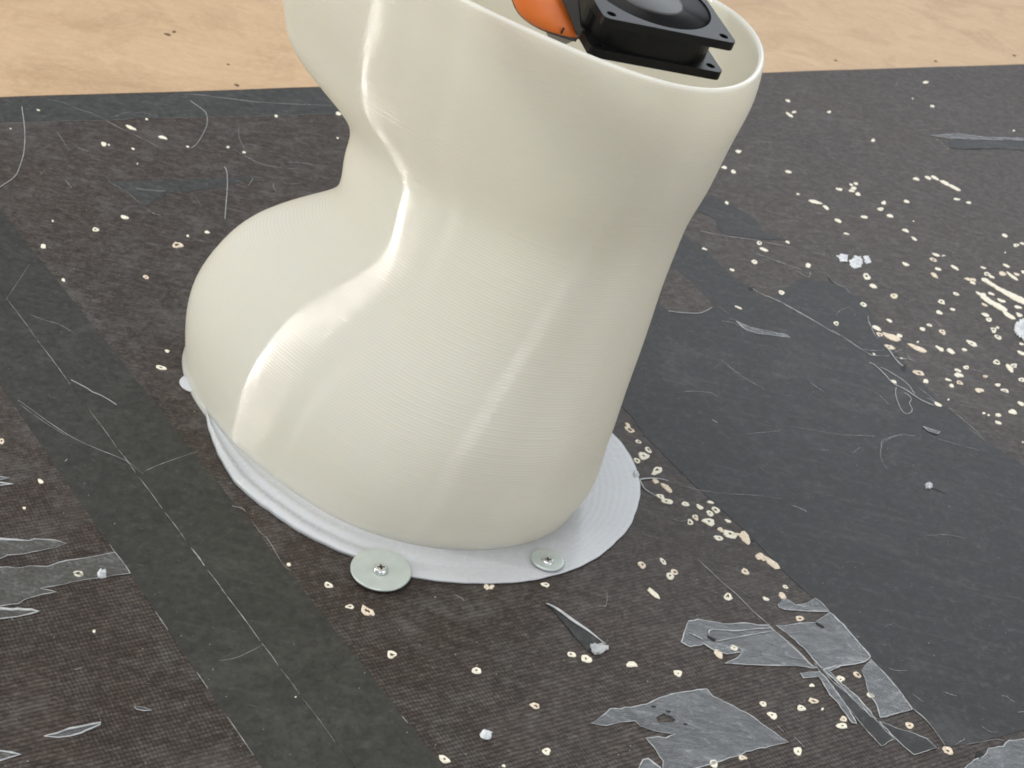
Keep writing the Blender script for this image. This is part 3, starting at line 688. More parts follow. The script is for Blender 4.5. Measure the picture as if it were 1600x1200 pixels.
film('tape_scrap', zz(1180, 0, 3.81, [(1150, 832), (1400, 842), (1650, 845), (1650, 900), (1450, 885), (1250, 890), (1160, 880)]), 'dark tape strip under the long white splinter, far right', 32, mat=M_TAPE_R, edge=False)
film('film_shard', zz(1030, 300, 5.333, [(640, 1080), (760, 1130), (900, 1160), (1060, 1190), (1090, 1215), (950, 1200), (820, 1185), (720, 1150)]), 'pale scraped sliver on the wide tape, right of the tube', 33, mat=M_FILM)
film('film_shard', A_([(755, 1005), (830, 1030), (898, 1045), (880, 1062), (800, 1040)]), 'tiny lifted grey flap on the wide tape, beside a black slit', 34, mat=M_FILM, z=0.0008)

# ------------------------------------------------------------------ scratches: children of the board
def ribbon(name, px, wmm, mat, parent, z=0.00030, seed=0, n=7):
    path = smooth_line([G(p[0], p[1], z) for p in px], n)
    r = random.Random(seed); ph = r.uniform(0, 6)
    k = len(path)
    f_ = lambda s: wmm * 0.001 * (0.35 + 0.65 * abs(math.sin(ph + s * 9))) * (0.25 + 0.75 * math.sin(math.pi * min(max(s, 0.03), 0.97)) ** 0.5)
    return tube(name, path, f_, mat, parent, 5, 0.4)
I_ = lambda L: zz(1030, 300, 5.333, L)
Z5 = lambda L: zz(0, 140, 5.333, L)
Z2 = lambda L: zz(0, 0, 2.857, L)
S4 = lambda L: zz(1180, 0, 3.81, L)
SC = [
 (A_([(0, 190), (120, 265), (230, 340), (330, 398), (400, 403), (480, 406)]), 0.40), (A_([(530, 415), (580, 430), (640, 432), (700, 455)]), 0.45),
 (A_([(240, 345), (330, 360), (440, 358)]), 0.22), (A_([(300, 75), (305, 115), (325, 160), (350, 215), (385, 260)]), 0.40),
 (A_([(510, 380), (550, 362), (595, 355)]), 0.22), (A_([(625, 395), (645, 420), (665, 445)]), 0.25), (A_([(845, 100), (880, 130), (915, 162)]), 0.18),
 (A_([(730, 675), (800, 730), (860, 780)]), 0.3), (A_([(980, 840), (1060, 910), (1150, 985), (1245, 1075)]), 0.25), (A_([(790, 755), (840, 778), (860, 800)]), 0.3),
 (A_([(350, 705), (410, 745), (480, 815)]), 0.15), (A_([(415, 1180), (425, 1110), (580, 1060), (690, 1078)]), 0.2), (A_([(100, 1055), (220, 1068), (370, 1078)]), 0.16),
 (A_([(1160, 515), (1210, 525), (1260, 535)]), 0.2),
 (I_([(340, 320), (450, 348), (600, 372), (800, 400), (950, 432), (1130, 465)]), 0.34), (I_([(800, 510), (870, 535), (950, 562), (1060, 605), (1180, 645)]), 0.32),
 (I_([(780, 805), (860, 852), (930, 880), (1010, 915), (1100, 965), (1300, 1078), (1420, 1150), (1510, 1195)]), 0.55),
 (I_([(1140, 655), (1220, 700), (1255, 700), (1258, 660)]), 0.25), (I_([(1400, 685), (1470, 760), (1550, 800), (1600, 850)]), 0.3),
 (I_([(1480, 1030), (1510, 985), (1600, 955)]), 0.2), (I_([(500, 955), (540, 985), (580, 1015)]), 0.2), (I_([(520, 1075), (600, 1085), (680, 1120)]), 0.3), (I_([(560, 1050), (640, 1070), (700, 1110)]), 0.2),
 (Z5([(590, 125), (660, 165), (760, 195), (900, 265), (1000, 320), (1130, 380), (1320, 475)]), 0.34), (Z5([(400, 85), (480, 95), (590, 128)]), 0.22), (Z5([(470, 345), (520, 420), (575, 510)]), 0.2),
 (Z5([(925, 232), (1000, 205), (1080, 182)]), 0.22), (Z5([(1120, 195), (1200, 190), (1265, 210)]), 0.2), (Z5([(545, 755), (575, 790), (600, 822)]), 0.3), (Z5([(0, 278), (220, 272), (460, 262), (700, 258), (960, 252), (1150, 238)]), 0.2), (Z5([(1270, 240), (1600, 232), (2000, 224), (2500, 208), (2800, 202)]), 0.2),
 (Z5([(1125, 820), (1250, 835), (1380, 845)]), 0.3), (Z5([(905, 748), (930, 780), (1050, 850), (1190, 965)]), 0.2), (Z5([(1230, 1000), (1280, 1030), (1340, 1045)]), 0.3), (Z5([(640, 480), (690, 500), (740, 515)]), 0.3),
 (Z2([(820, 420), (900, 424), (1000, 437), (1150, 455), (1300, 464), (1490, 471)]), 0.5), (Z2([(1040, 665), (1100, 700), (1160, 728), (1230, 745), (1330, 755)]), 0.3), (Z2([(1230, 725), (1350, 728), (1490, 748)]), 0.22),
 (Z2([(1130, 795), (1110, 830)]), 0.3), (Z2([(1050, 805), (1085, 815)]), 0.22), (Z2([(1120, 790), (1165, 793)]), 0.25), (Z2([(1220, 815), (1222, 840), (1235, 855)]), 0.25), (Z2([(1300, 820), (1345, 820)]), 0.2), (Z2([(1065, 570), (1070, 620), (1095, 670)]), 0.2),
 (Z2([(500, 525), (580, 502)]), 0.16), (Z2([(600, 843), (660, 850), (740, 855)]), 0.2), (Z2([(870, 875), (900, 920)]), 0.15),
 (S4([(1060, 816), (1100, 845), (1150, 893)]), 0.4), (S4([(1145, 430), (1190, 432), (1230, 465), (1270, 480)]), 0.22), (S4([(830, 620), (870, 640)]), 0.3), (S4([(850, 480), (836, 515)]), 0.2), (S4([(920, 545), (980, 575)]), 0.18), (S4([(1050, 630), (1062, 650), (1100, 665)]), 0.35), (S4([(1100, 905), (1145, 908)]), 0.4), (S4([(1145, 733), (1215, 738)]), 0.25), (S4([(880, 780), (1000, 775), (1130, 760)]), 0.2), (S4([(0, 835), (60, 845), (130, 850)]), 0.3), (S4([(400, 825), (470, 812)]), 0.2),
 (D([(515, 65), (600, 140), (710, 245), (800, 320), (920, 440), (1000, 510), (1055, 560)]), 0.45), (D([(1090, 598), (1170, 668), (1250, 742), (1350, 845), (1392, 866)]), 0.5),
 (EZ([(940, 390), (1040, 512), (1100, 580), (1210, 700), (1300, 820), (1380, 890), (1450, 975), (1508, 1058)]), 0.5), (EZ([(950, 882), (1000, 945), (1050, 1000), (1112, 1066)]), 0.45),
 (EZ([(460, 935), (500, 975)]), 0.25), (EZ([(560, 1000), (590, 1030), (632, 1072)]), 0.25), (EZ([(1300, 735), (1372, 787)]), 0.25), (EZ([(1150, 575), (1200, 590), (1270, 590)]), 0.25), (EZ([(300, 135), (180, 60)]), 0.12),
 (zz(1440, 1050, 8, [(560, 905), (780, 865), (920, 842), (1050, 858)]), 0.25), (zz(1440, 1050, 8, [(420, 910), (480, 870), (525, 850), (535, 815)]), 0.3), (zz(1440, 1050, 8, [(1000, 297), (1060, 303), (1110, 345), (1180, 380)]), 0.3), (zz(1440, 1050, 8, [(1200, 503), (1290, 495)]), 0.35), (zz(1440, 1050, 8, [(270, 240), (350, 275), (440, 298)]), 0.28), (zz(1440, 1050, 8, [(750, 675), (860, 745), (930, 750)]), 0.22),
 (zz(1000, 560, 2.667, [(335, 5), (420, 70), (520, 130)]), 0.3), (zz(1000, 560, 2.667, [(160, 142), (210, 137), (290, 142), (325, 160)]), 0.22), (zz(1000, 560, 2.667, [(445, 315), (580, 302)]), 0.25), (zz(1000, 560, 2.667, [(600, 280), (700, 295), (850, 320), (985, 322)]), 0.18), (zz(1000, 560, 2.667, [(1150, 322), (1080, 322), (1015, 350), (1003, 410), (1030, 460)]), 0.28), (zz(1000, 560, 2.667, [(630, 610), (695, 636)]), 0.3), (zz(1000, 560, 2.667, [(1195, 738), (1280, 735), (1360, 750)]), 0.25), (zz(1000, 560, 2.667, [(710, 100), (765, 140)]), 0.35), (zz(1000, 560, 2.667, [(300, 255), (325, 270)]), 0.4), (zz(1000, 560, 2.667, [(1370, 290), (1440, 345)]), 0.3), (zz(1000, 560, 2.667, [(1170, 290), (1230, 330), (1330, 360), (1420, 385)]), 0.25), (zz(1000, 560, 2.667, [(755, 380), (790, 382)]), 0.2), (zz(1000, 560, 2.667, [(885, 395), (920, 368)]), 0.2),
 (zz(940, 640, 5, [(560, 535), (600, 580), (700, 612), (800, 635), (1000, 658), (1150, 665), (1300, 680), (1420, 700)]), 0.2),
 (zz(940, 640, 5, [(1490, 750), (1560, 775), (1600, 795)]), 0.4), (zz(940, 640, 5, [(865, 75), (905, 102)]), 0.4),
 (zz(0, 380, 2.857, [(130, 318), (205, 345), (260, 360), (330, 400)]), 0.22), (zz(0, 380, 2.857, [(80, 700), (130, 735), (220, 800), (330, 870), (440, 920), (560, 970), (640, 1030)]), 0.3), (zz(0, 380, 2.857, [(90, 720), (200, 800), (300, 860)]), 0.2), (zz(0, 380, 2.857, [(640, 1020), (720, 985), (880, 930)]), 0.22), (zz(0, 380, 2.857, [(130, 95), (75, 180), (20, 260)]), 0.14), (zz(0, 380, 2.857, [(780, 110), (825, 118)]), 0.2), (zz(0, 380, 2.857, [(290, 975), (300, 963)]), 0.5),
 (zz(480, 860, 2.667, [(610, 185), (640, 195), (655, 212)]), 0.3), (zz(480, 860, 2.667, [(1215, 228), (1245, 230), (1250, 175)]), 0.2), (zz(480, 860, 2.667, [(395, 690), (420, 720)]), 0.3),
 (zz(700, 600, 2.963, [(1030, 620), (1080, 635), (1130, 625)]), 0.2), (zz(0, 780, 2.857, [(980, 720), (1060, 705), (1175, 650)]), 0.2), (zz(0, 780, 2.857, [(330, 760), (368, 753)]), 0.3),
 (zz(0, 780, 2.857, [(1035, 30), (1080, 40), (1095, 55)]), 0.4), (zz(0, 780, 2.857, [(1120, 90), (1160, 145), (1200, 185), (1260, 285), (1300, 320)]), 0.22),
]
for i, (px, wd) in enumerate(SC):
    ribbon('scratch', px, wd * (0.95 if i < 18 else 0.62), M_SCR, board, 0.00034, i)
# whitened dashes on the joint of the left tapes: part of the upper tape
for i, (ya, yb, wd) in enumerate([(465, 530, .2), (532, 600, .25), (640, 700, .22), (702, 740, .3), (745, 795, .28), (800, 845, .25), (856, 884, .6), (890, 930, .3), (930, 1002, .35), (1005, 1040, .3), (1045, 1085, .18), (1090, 1160, .14)]):
    ribbon('whitened_dash', [(xc(ya) - 2, ya), (xc((ya + yb) / 2) - 1, (ya + yb) / 2), (xc(yb) - 2, yb)], wd * 0.6, M_SCR, tr, 0.0003, 50 + i)
for i, (ya, yb) in enumerate([(850, 880), (955, 985), (1050, 1075), (1120, 1180)]):
    ribbon('whitened_dash', [(xl(ya), ya), (xl(yb), yb)], 0.22, M_SCR, tl, 0.00016, 90 + i)

for i, px in enumerate((D([(600, 612), (625, 582), (800, 590), (950, 575), (1050, 572)]), D([(650, 668), (800, 640), (950, 612), (1080, 590)]), D([(455, 605), (510, 628), (560, 655)]), D([(745, 712), (790, 700), (835, 725), (845, 745)]))):
    ribbon('fold', px, (0.5, 0.35, 0.45, 0.25)[i], M_EDGE, s1, 0.0006, 200 + i)
# loose curled plastic threads
def thread(px, rad, label, zf=0.0005):
    base = [G(p[0], p[1], zf) for p in px]
    o = tube('plastic_thread', smooth_line(base, 7), rad, M_THREAD, None, 6)
    tag(o, label, 'thread', 'plastic threads lying on the board'); return o
thread(A_([(310, 460), (350, 478), (400, 520), (450, 570), (480, 605), (530, 645), (620, 690), (740, 770), (850, 820)]), 0.00026, 'long pale thread crossing the wide tape to a wood chip, at the right')
thread(A_([(405, 500), (460, 525), (520, 562), (580, 600), (640, 650), (670, 695), (690, 720)]), 0.00021, 'pale thread running above the longest one on the wide tape')
thread(A_([(535, 665), (530, 710), (540, 765), (575, 850), (610, 885), (650, 882), (668, 850), (645, 800), (660, 768), (640, 735), (600, 710)]), 0.00020, 'looped pale thread hanging below the longest one on the wide tape')
thread(A_([(435, 318), (475, 355), (510, 405), (550, 455), (590, 490)]), 0.00034, 'short thick pale thread ending at a black triangular tear')
thread(I_([(78, 990), (140, 1000), (200, 1006), (270, 1010), (340, 1008), (400, 985), (440, 962)]), 0.00025, 'short curved white thread just right of the tube')
thread(Z5([(182, 140), (190, 200), (203, 300), (207, 420), (195, 540), (165, 640), (140, 700), (100, 745), (40, 785), (-60, 850)]), 0.00022, 'long arched grey thread at the far left edge')
thread(Z2([(1003, 745), (1013, 770), (1015, 830), (1010, 900), (1004, 978)]), 0.00022, 'straight upright grey thread left of the tube')
thread(Z2([(850, 450), (900, 485), (922, 510), (924, 555), (905, 600), (880, 640), (855, 660)]), 0.00017, 'hooked faint grey thread far left of the tube')
thread(zz(0, 560, 5.333, [(592, 178), (650, 208), (720, 245), (770, 278), (830, 302), (900, 340), (970, 385)]), 0.00021, 'fine white thread on the dark left tapes')

# crumbs
def lump(name, px, h, mat, label, seed, cat='crumb'):
    op = wavy(flat(px), 0.0012, 0.0005, seed=seed); r = random.Random(seed)
    cxx = sum(p[0] for p in op) / len(op); cyy = sum(p[1] for p in op) / len(op)
    n = len(op); vs = []; fs = []
    for k, (s_, z_) in enumerate([(1, 0.0002), (0.95, 0.5), (0.7, 0.9), (0.35, 1.0)]):
        for p in op:
            q = s_ * r.uniform(0.9, 1.08); vs.append((cxx + (p[0] - cxx) * q, cyy + (p[1] - cyy) * q, 0.0002 + (h * z_ * r.uniform(0.5, 1.2) if k else 0)))
    vs.append((cxx, cyy, h * 0.8))
    for k in range(3):
        for i in range(n): fs.append((k * n + i, k * n + (i + 1) % n, (k + 1) * n + (i + 1) % n, (k + 1) * n + i))
    for i in range(n): fs.append((3 * n + i, 3 * n + (i + 1) % n, 4 * n))
    o = link(name, fix(mesh(name, vs, fs)), mat); tag(o, label, cat, 'white crumbs on the board'); return o
S6 = lambda L: zz(1100, 180, 3, L)
lump('white_crumb', S6([(680, 690), (705, 660), (735, 665), (742, 690), (735, 715), (712, 722), (690, 712)]), 0.0014, M_FOAM, 'larger white crumb, middle of the group of three on the right', 1)
lump('white_crumb', S6([(625, 665), (645, 652), (678, 658), (668, 690), (640, 688)]), 0.001, M_FOAM, 'grainy white crumb, left of the group of three on the right', 2)
lump('white_crumb', S6([(745, 665), (768, 660), (782, 690), (765, 700), (750, 688)]), 0.0009, M_FOAM, 'thin white crumb, right of the group of three on the right', 3)
lump('foil_scrap', A_([(1525, 135), (1570, 115), (1640, 105), (1680, 190), (1650, 290), (1605, 288), (1560, 255), (1520, 205)]), 0.0025, M_FOAM, 'crumpled silvery scrap cut off by the right edge', 4)
lump('white_bead', L_([(1012, 528), (1030, 500), (1070, 490), (1108, 510), (1105, 550), (1065, 568), (1030, 560)]), 0.0032, M_FOAM, 'round white bead on the long film strip, left', 5, 'bead')
lump('white_crumb', zz(1000, 560, 2.667, [(1185, 530), (1200, 520), (1218, 528), (1210, 545), (1192, 545)]), 0.002, M_FOAM, 'tiny white crumb beside a black slit on the wide tape', 6)
lump('white_crumb', zz(620, 940, 4, [(515, 830), (545, 803), (600, 820), (590, 855), (560, 868), (525, 850)]), 0.0013, M_FOAM, 'flaky white crumb at the near edge, between the left tape and the film sheet', 7)

# ------------------------------------------------------------------ chipped spots where screws tore the black face open
HOLES = []
def H(ox, oy, s, L):
    for q in L:
        x, y, hw, hh, kd = q[:5]; an = q[5] if len(q) > 5 else 20
        HOLES.append((ox + x / s, oy + y / s, hw / s, hh / s, kd, an))
H(1300, 480, 5.333, [(35, 137, 26, 16, 'r'), (478, 112, 24, 12, 'c'), (370, 175, 42, 16, 'c', 25), (397, 230, 28, 18, 'r'), (562, 237, 25, 14, 'c'), (500, 250, 80, 22, 'w', 27), (755, 183, 28, 12, 'c'), (810, 150, 24, 12, 'r'), (922, 207, 32, 18, 'r', 30), (893, 45, 24, 13, 'c'), (1003, 18, 20, 9, 'c'), (715, 290, 9, 9, 'c'), (480, 335, 45, 18, 'r', 25), (715, 345, 78, 20, 'w', 25), (900, 347, 38, 14, 'c', 28), (990, 367, 40, 15, 'c', 25), (1102, 355, 22, 12, 'c'), (1163, 302, 46, 18, 'r', 35), (1278, 65, 32, 14, 'c'), (1307, 104, 28, 17, 'r'), (1347, 190, 28, 18, 'r'), (1383, 250, 32, 16, 'r'), (1372, 460, 32, 18, 'r'), (1480, 508, 50, 18, 'c', 42), (1518, 487, 28, 15, 'r'), (720, 548, 45, 20, 'r'), (782, 618, 24, 16, 'c'), (1118, 503, 28, 14, 'r'), (1048, 527, 30, 12, 'r'), (1055, 567, 42, 17, 'c'), (968, 606, 28, 8, 'c'), (997, 655, 22, 14, 'c'), (1065, 630, 28, 15, 'r'), (1277, 577, 20, 10, 'r'), (1225, 693, 36, 18, 'w'), (1382, 648, 24, 12, 'c'), (1440, 695, 30, 14, 'r'), (1505, 873, 40, 18, 'c'), (1385, 900, 28, 13, 'c'), (1385, 963, 28, 13, 'c'), (1265, 884, 14, 9, 'c'), (1305, 900, 11, 8, 'c'), (1580, 605, 32, 16, 'r'), (1575, 805, 30, 15, 'c'), (1580, 385, 34, 15, 'c', 30), (1580, 308, 22, 10, 'c'), (1560, 65, 32, 13, 'c'), (880, 812, 34, 16, 'c', 30), (515, 622, 28, 12, 'c', 35), (350, 393, 14, 8, 'c'), (578, 428, 14, 8, 'c'), (1475, 70, 60, 16, 'c', 32), (1590, 1125, 10, 6, 'c'), (970, 770, 8, 8, 'c'), (1380, 170, 16, 8, 'c')])
H(1400, 340, 8, [(120, 162, 42, 18, 'c'), (227, 265, 40, 15, 'c', 28), (500, 467, 50, 14, 'c'), (595, 477, 24, 7, 'c', 0), (465, 527, 40, 22, 'r'), (120, 582, 46, 18, 'c', 25), (525, 645, 44, 16, 'c', 22), (478, 720, 58, 20, 'w', 32), (735, 628, 55, 18, 'c', 35), (1092, 628, 36, 10, 'c'), (1140, 705, 40, 24, 'r', 25), (1195, 740, 42, 15, 'c', 20), (905, 772, 55, 16, 'w', 10), (965, 778, 50, 12, 'w', 20), (960, 815, 40, 15, 'c'), (1330, 700, 50, 24, 'w', 15), (1450, 735, 88, 17, 'c', 35), (1380, 603, 44, 15, 'c'), (1508, 710, 36, 18, 'w'), (1360, 225, 40, 18, 'c'), (1503, 345, 36, 20, 'r', 0), (1580, 325, 34, 13, 'c'), (750, 955, 46, 15, 'r', 22), (570, 1055, 56, 23, 'r', 25), (1190, 953, 44, 15, 'c', 22), (1320, 1040, 48, 19, 'c', 22), (1525, 1120, 48, 19, 'c', 22), (1105, 1090, 40, 14, 'w', 22), (708, 1148, 36, 13, 'c'), (540, 1185, 40, 15, 'c'), (1590, 680, 24, 18, 'c'), (1365, 437, 12, 7, 'c'), (218, 45, 10, 8, 'c')])
H(940, 640, 5, [(207, 125, 28, 14, 'w', 55), (218, 158, 38, 20, 'r', 15), (285, 250, 24, 14, 'r'), (362, 315, 28, 18, 'r', 30), (328, 362, 38, 30, 'r'), (275, 400, 32, 18, 'r'), (432, 478, 46, 26, 'r', -15), (418, 558, 34, 16, 'w', 32), (505, 610, 52, 22, 'w', 40), (460, 680, 34, 18, 'r', 25), (510, 718, 46, 20, 'r', 12), (655, 738, 30, 18, 'r'), (765, 762, 27, 17, 'c'), (850, 725, 28, 10, 'c'), (893, 785, 34, 22, 'r'), (847, 812, 34, 20, 'r'), (732, 843, 30, 18, 'r'), (692, 880, 28, 20, 'r'), (838, 878, 54, 24, 'r', 20), (988, 872, 24, 12, 'c'), (930, 940, 26, 18, 'w'), (1000, 975, 52, 30, 'r', 20), (1050, 978, 35, 10, 'w', -8), (1120, 1000, 70, 30, 'w', 52), (913, 1005, 34, 20, 'r')])
H(980, 860, 4.706, [(107, 107, 32, 22, 'r'), (262, 82, 28, 16, 'r', 45), (345, 158, 30, 18, 'r'), (315, 190, 34, 22, 'r'), (195, 318, 55, 18, 'c', 40), (742, 342, 34, 24, 'r'), (867, 157, 32, 20, 'r'), (980, 48, 40, 26, 'w', 35), (1065, 95, 70, 22, 'w', 32), (1062, 86, 22, 14, 'r'), (1162, 268, 22, 13, 'r'), (1020, 358, 28, 11, 'c'), (1140, 335, 36, 18, 'w', 25), (1268, 502, 32, 20, 'r'), (672, 762, 40, 24, 'w', 35), (785, 718, 36, 20, 'r'), (372, 903, 34, 22, 'r', 30), (35, 840, 40, 22, 'c', 20), (1000, 1130, 26, 20, 'r'), (1368, 1107, 34, 20, 'r'), (1282, 1160, 30, 22, 'r', 35), (1357, 993, 18, 13, 'c'), (1435, 1168, 10, 10, 'c')])
H(1100, 900, 4, [(850, 645, 30, 20, 'r'), (957, 617, 26, 16, 'r'), (1042, 748, 22, 15, 'c'), (427, 872, 32, 18, 'r'), (873, 895, 24, 16, 'r'), (863, 938, 34, 18, 'r'), (1285, 935, 28, 20, 'r', 35), (587, 1095, 30, 22, 'r', 35), (240, 1137, 24, 16, 'r'), (62, 1173, 34, 20, 'r'), (1525, 1092, 32, 24, 'r'), (700, 15, 1, 1, 'c')][:11])
H(620, 940, 4, [(500, 432, 32, 20, 'r', 30), (1092, 332, 26, 18, 'r'), (1183, 358, 36, 24, 'r'), (865, 653, 34, 17, 'r'), (935, 937, 30, 18, 'r'), (297, 987, 38, 20, 'r', 20), (668, 1027, 12, 8, 'c')])
H(540, 850, 10, [(70, 982, 65, 36, 'r', 5), (340, 1050, 125, 58, 'r', 38)])
H(800, 830, 10, [(525, 838, 68, 36, 'r', 15)])
H(0, 0, 1, [(760, 917, 5, 4, 'w', 60), (768, 917, 4, 4, 'w', 40), (451, 882, 3, 3, 'c'), (513, 914, 7, 4.5, 'r'), (612, 1022.5, 7.5, 6, 'r')])
H(1030, 300, 5.333, [(562, 92, 18, 13, 'c'), (1155, 18, 16, 7, 'c'), (1300, 85, 54, 13, 'c', 12), (1390, 130, 30, 12, 'c', 28), (1493, 240, 30, 13, 'c'), (1558, 348, 22, 7, 'c', 12), (835, 425, 24, 14, 'r'), (872, 480, 34, 13, 'c', 22), (795, 583, 30, 15, 'r', 22), (1240, 612, 26, 15, 'c'), (375, 475, 20, 9, 'c'), (607, 650, 20, 10, 'c'), (1020, 840, 28, 17, 'r'), (1070, 418, 18, 10, 'c', 35), (660, 965, 34, 7, 'c', 22)])
H(1100, 180, 3, [(162, 170, 14, 7, 'c', 0), (95, 245, 14, 6, 'c', 5), (138, 265, 14, 7, 'c'), (395, 266, 15, 7, 'c', 10), (793, 118, 10, 7, 'c'), (995, 299, 15, 7, 'c', 25), (1050, 294, 16, 6, 'c', 22), (1083, 294, 18, 7, 'c', 28), (1130, 318, 26, 8, 'c', 25), (1172, 340, 32, 7, 'c', 28), (1185, 394, 15, 5, 'c', 12), (1241, 410, 14, 5, 'c', 8), (712, 321, 11, 6, 'c'), (690, 326, 9, 5, 'c'), (702, 343, 16, 6, 'c', 10), (692, 355, 14, 6, 'c'), (635, 348, 15, 6, 'c'), (722, 370, 13, 7, 'c'), (843, 411, 11, 8, 'c'), (828, 440, 17, 7, 'r', 8), (873, 472, 16, 7, 'c'), (752, 478, 18, 6, 'c', 8), (950, 405, 14, 7, 'c'), (762, 757, 18, 15, 'r'), (793, 801, 18, 9, 'c'), (890, 848, 20, 10, 'r', 12), (747, 888, 16, 10, 'r'), (1405, 136, 8, 5, 'c'), (1165, 911, 12, 5, 'c'), (1103, 925, 14, 8, 'c')])
H(1180, 0, 3.81, [(1015, 490, 18, 8, 'c', 5), (195, 600, 14, 7, 'c'), (232, 667, 15, 7, 'c', 5), (205, 685, 24, 9, 'c', 38), (440, 667, 12, 7, 'c', 0), (1055, 632, 12, 8, 'c'), (1480, 860, 12, 6, 'c'), (1540, 778, 7, 5, 'c'), (938, 587, 5, 4, 'c')])
H(0, 140, 5.333, [(865, 455, 26, 15, 'c'), (907, 461, 10, 7, 'c'), (1355, 400, 36, 13, 'c', 15), (1090, 318, 55, 11, 'c', 24), (1222, 247, 14, 7, 'c'), (1108, 494, 14, 8, 'c'), (1563, 475, 9, 5, 'c'), (1040, 1065, 32, 15, 'c', 15), (797, 1168, 30, 16, 'r', 0), (1145, 618, 6, 6, 'c'), (320, 172, 16, 6, 'c'), (88, 326, 8, 5, 'c'), (440, 1095, 9, 7, 'c')])
H(0, 0, 2.857, [(792, 1095, 24, 12, 'r', 10), (925, 1037, 13, 5, 'c'), (838, 1053, 7, 4, 'c'), (1510, 507, 13, 8, 'c'), (1233, 518, 9, 5, 'c'), (838, 655, 6, 4, 'c'), (1507, 617, 5, 4, 'c'), (1090, 680, 9, 4, 'c'), (1018, 657, 8, 4, 'c')])
H(0, 380, 2.857, [(193, 14, 15, 9, 'c'), (652, 152, 15, 8, 'r'), (283, 165, 10, 6, 'c'), (746, 482, 12, 6, 'c'), (720, 557, 22, 10, 'r', 15), (182, 1064, 15, 9, 'c'), (8, 884, 14, 12, 'r'), (107, 1183, 6, 5, 'c')])
H(0, 780, 2.857, [(350, 335, 26, 13, 'r', 0), (1290, 293, 8, 7, 'c'), (110, 40, 6, 5, 'c'), (420, 590, 6, 8, 'c'), (1320, 884, 4, 4, 'c')])
print('spots', len(HOLES))
def spot(x, y, hw, hh, kd, an, seed):
    r = random.Random(seed); n = 12; e2 = r.uniform(0, 6); e3 = r.uniform(0, 6); k2 = r.uniform(0.05, 0.2); k3 = r.uniform(0.03, 0.16)
    c, s = math.cos(math.radians(an)), math.sin(math.radians(an))
    ring = []
    for k in range(n):
        a_ = 2 * math.pi * k / n; q = r.uniform(0.86, 1.14) * (1 + k2 * math.sin(2 * a_ + e2) + k3 * math.sin(3 * a_ + e3))
        ring.append((hw * q * math.cos(a_), hh * q * math.sin(a_)))
    def pt(dx, dy, z):
        return G(x + dx * c - dy * s, y + dx * s + dy * c, 0.0) + Vector((0, 0, z))
    big = max(hw, 2) / 8.0
    ox, oy = r.uniform(-.15, .15) * hw, r.uniform(-.15, .15) * hh
    fr = r.uniform(0.20, 0.40) if kd == 'r' else 0.5
    zt = 0.00015 + 0.0003 * min(1.2, big)
    vs = [pt(a_, b_, 0.00003) for a_, b_ in ring]
    vs += [pt(a_ * 0.86, b_ * 0.86, zt * r.uniform(0.75, 1.25)) for a_, b_ in ring]
    for a_, b_ in ring:
        q = fr * r.uniform(0.55, 1.45); vs.append(pt(ox + a_ * q, oy + b_ * q, (zt * 0.55 if kd == 'r' else zt) * r.uniform(0.8, 1.1)))
    vs.append(pt(ox, oy, zt * (0.25 if kd == 'r' else 0.9)))
    fs = [(i, (i + 1) % n, n + (i + 1) % n, n + i) for i in range(n)] + [(n + i, n + (i + 1) % n, 2 * n + (i + 1) % n, 2 * n + i) for i in range(n)] + [(2 * n + i, 2 * n + (i + 1) % n, 3 * n) for i in range(n)]
    me = fix(mesh('chipped_spot', vs, fs))
    m1 = M_WOOD if (kd == 'w' or (kd == 'r' and r.random() < 0.35)) else M_WOODL
    me.materials.append(m1); me.materials.append(M_HOLE)
    if kd == 'r':
        for p in me.polygons:
            if len(p.vertices) == 3: p.material_index = 1
    o = bpy.data.objects.new('chipped_spot', me); COL.objects.link(o); o.parent = board
for i, q in enumerate(HOLES): spot(*q, i)
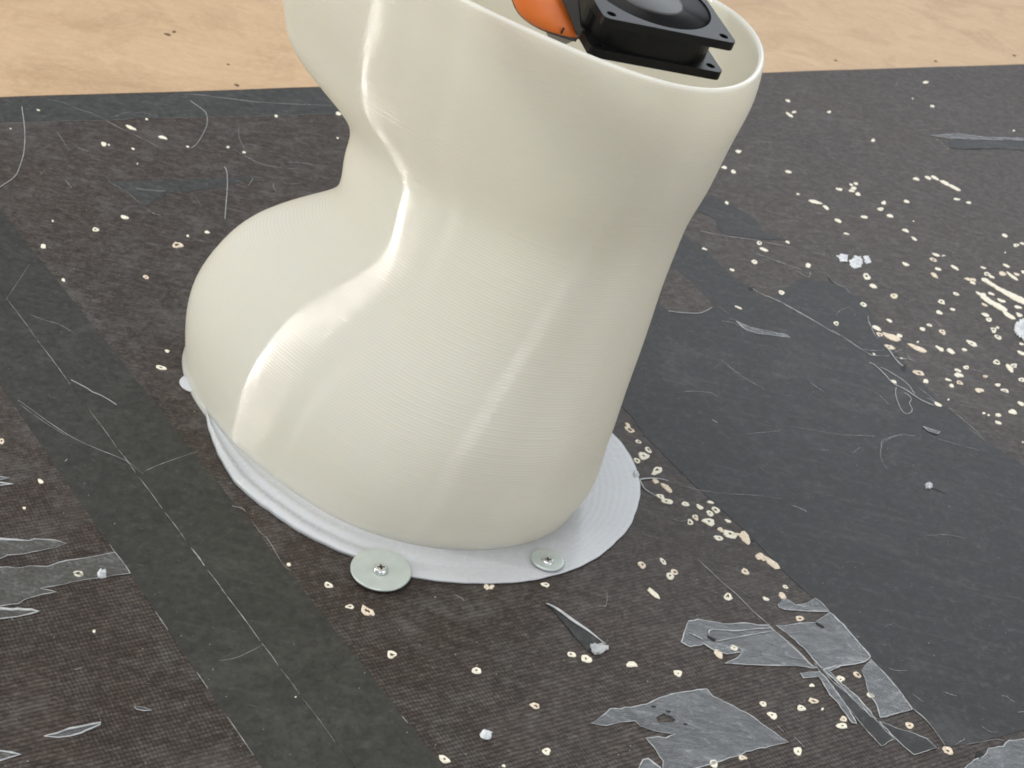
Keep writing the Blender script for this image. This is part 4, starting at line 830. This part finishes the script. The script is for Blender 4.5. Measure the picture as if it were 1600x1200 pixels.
# the two long torn grooves at the right edge
B_ = lambda L: zz(1400, 340, 8, L)
for px in (B_([(1065, 765), (1110, 762), (1200, 820), (1270, 870), (1400, 925), (1650, 1040), (1650, 1110), (1480, 1040), (1330, 945), (1240, 890), (1140, 830), (1070, 785)]), B_([(995, 930), (1060, 955), (1110, 955), (1120, 990), (1200, 1045), (1300, 1090), (1385, 1150), (1375, 1175), (1320, 1170), (1230, 1120), (1130, 1060), (1075, 1015), (1060, 985), (1000, 945)])):
    link('splintered_groove', slab('splintered_groove', wavy(flat(px), 0.0015, 0.0003, seed=8), 0.00003, 0.0006, ztop=lambda x, y: 0.0003 * math.sin(x * 900) * math.sin(y * 1200)), M_WOODL, board)

# countless fine scuffs: one part of the board
vs, fs = [], []
r = random.Random(21)
def stroke(x, y, L, an, wd, curve, z):
    pts = []
    for k in range(5):
        s_ = (k / 4 - 0.5) * L; pts.append(G(x + s_ * math.cos(an) - curve * s_ * s_ / max(L, 1) * math.sin(an), y + s_ * math.sin(an) + curve * s_ * s_ / max(L, 1) * math.cos(an), z))
    v0, f0 = tube_data(pts, lambda q: wd * (0.3 + 0.7 * math.sin(math.pi * min(max(q, .05), .95))), 4, 0.35)
    b0 = len(vs); vs.extend(v0); fs.extend([tuple(b0 + i for i in f_) for f_ in f0])
for i in range(2600):
    x = r.uniform(-20, 1620); y = r.uniform(110, 1215)
    if y < 155 - 0.033 * x + 4: continue
    if r.random() > 0.35 + 0.65 * (x > 950 or y < 420): continue
    L = r.choice([3, 4, 5, 7, 9, 14]) * r.uniform(0.6, 1.3)
    stroke(x, y, L, r.choice([0.25, 0.35, -0.1, 0.7, 0.05]) + r.gauss(0, 0.3), 0.00008 * r.uniform(0.5, 1.5), r.gauss(0, 0.15), 0.00022)
sc = link('scuff_marks', mesh('scuff_marks', vs, fs), M_SCUFF, board); sc['kind'] = 'stuff'
vs, fs = [], []
for i in range(420):
    x = r.uniform(-20, 1620); y = r.uniform(110, 1215)
    if y < 155 - 0.033 * x + 4: continue
    p = G(x, y, 0.0002); b0 = len(vs); q = 0.00022 * r.uniform(0.5, 1.6)
    for k in range(5):
        a_ = 2 * math.pi * k / 5; vs.append(p + Vector((q * r.uniform(.7, 1.3) * math.cos(a_), q * r.uniform(.7, 1.3) * math.sin(a_), 0)))
    vs.append(p + Vector((0, 0, q))); fs.extend([(b0 + k, b0 + (k + 1) % 5, b0 + 5) for k in range(5)])
ds = link('dust_specks', mesh('dust_specks', vs, fs), M_SCR, board); ds['kind'] = 'stuff'
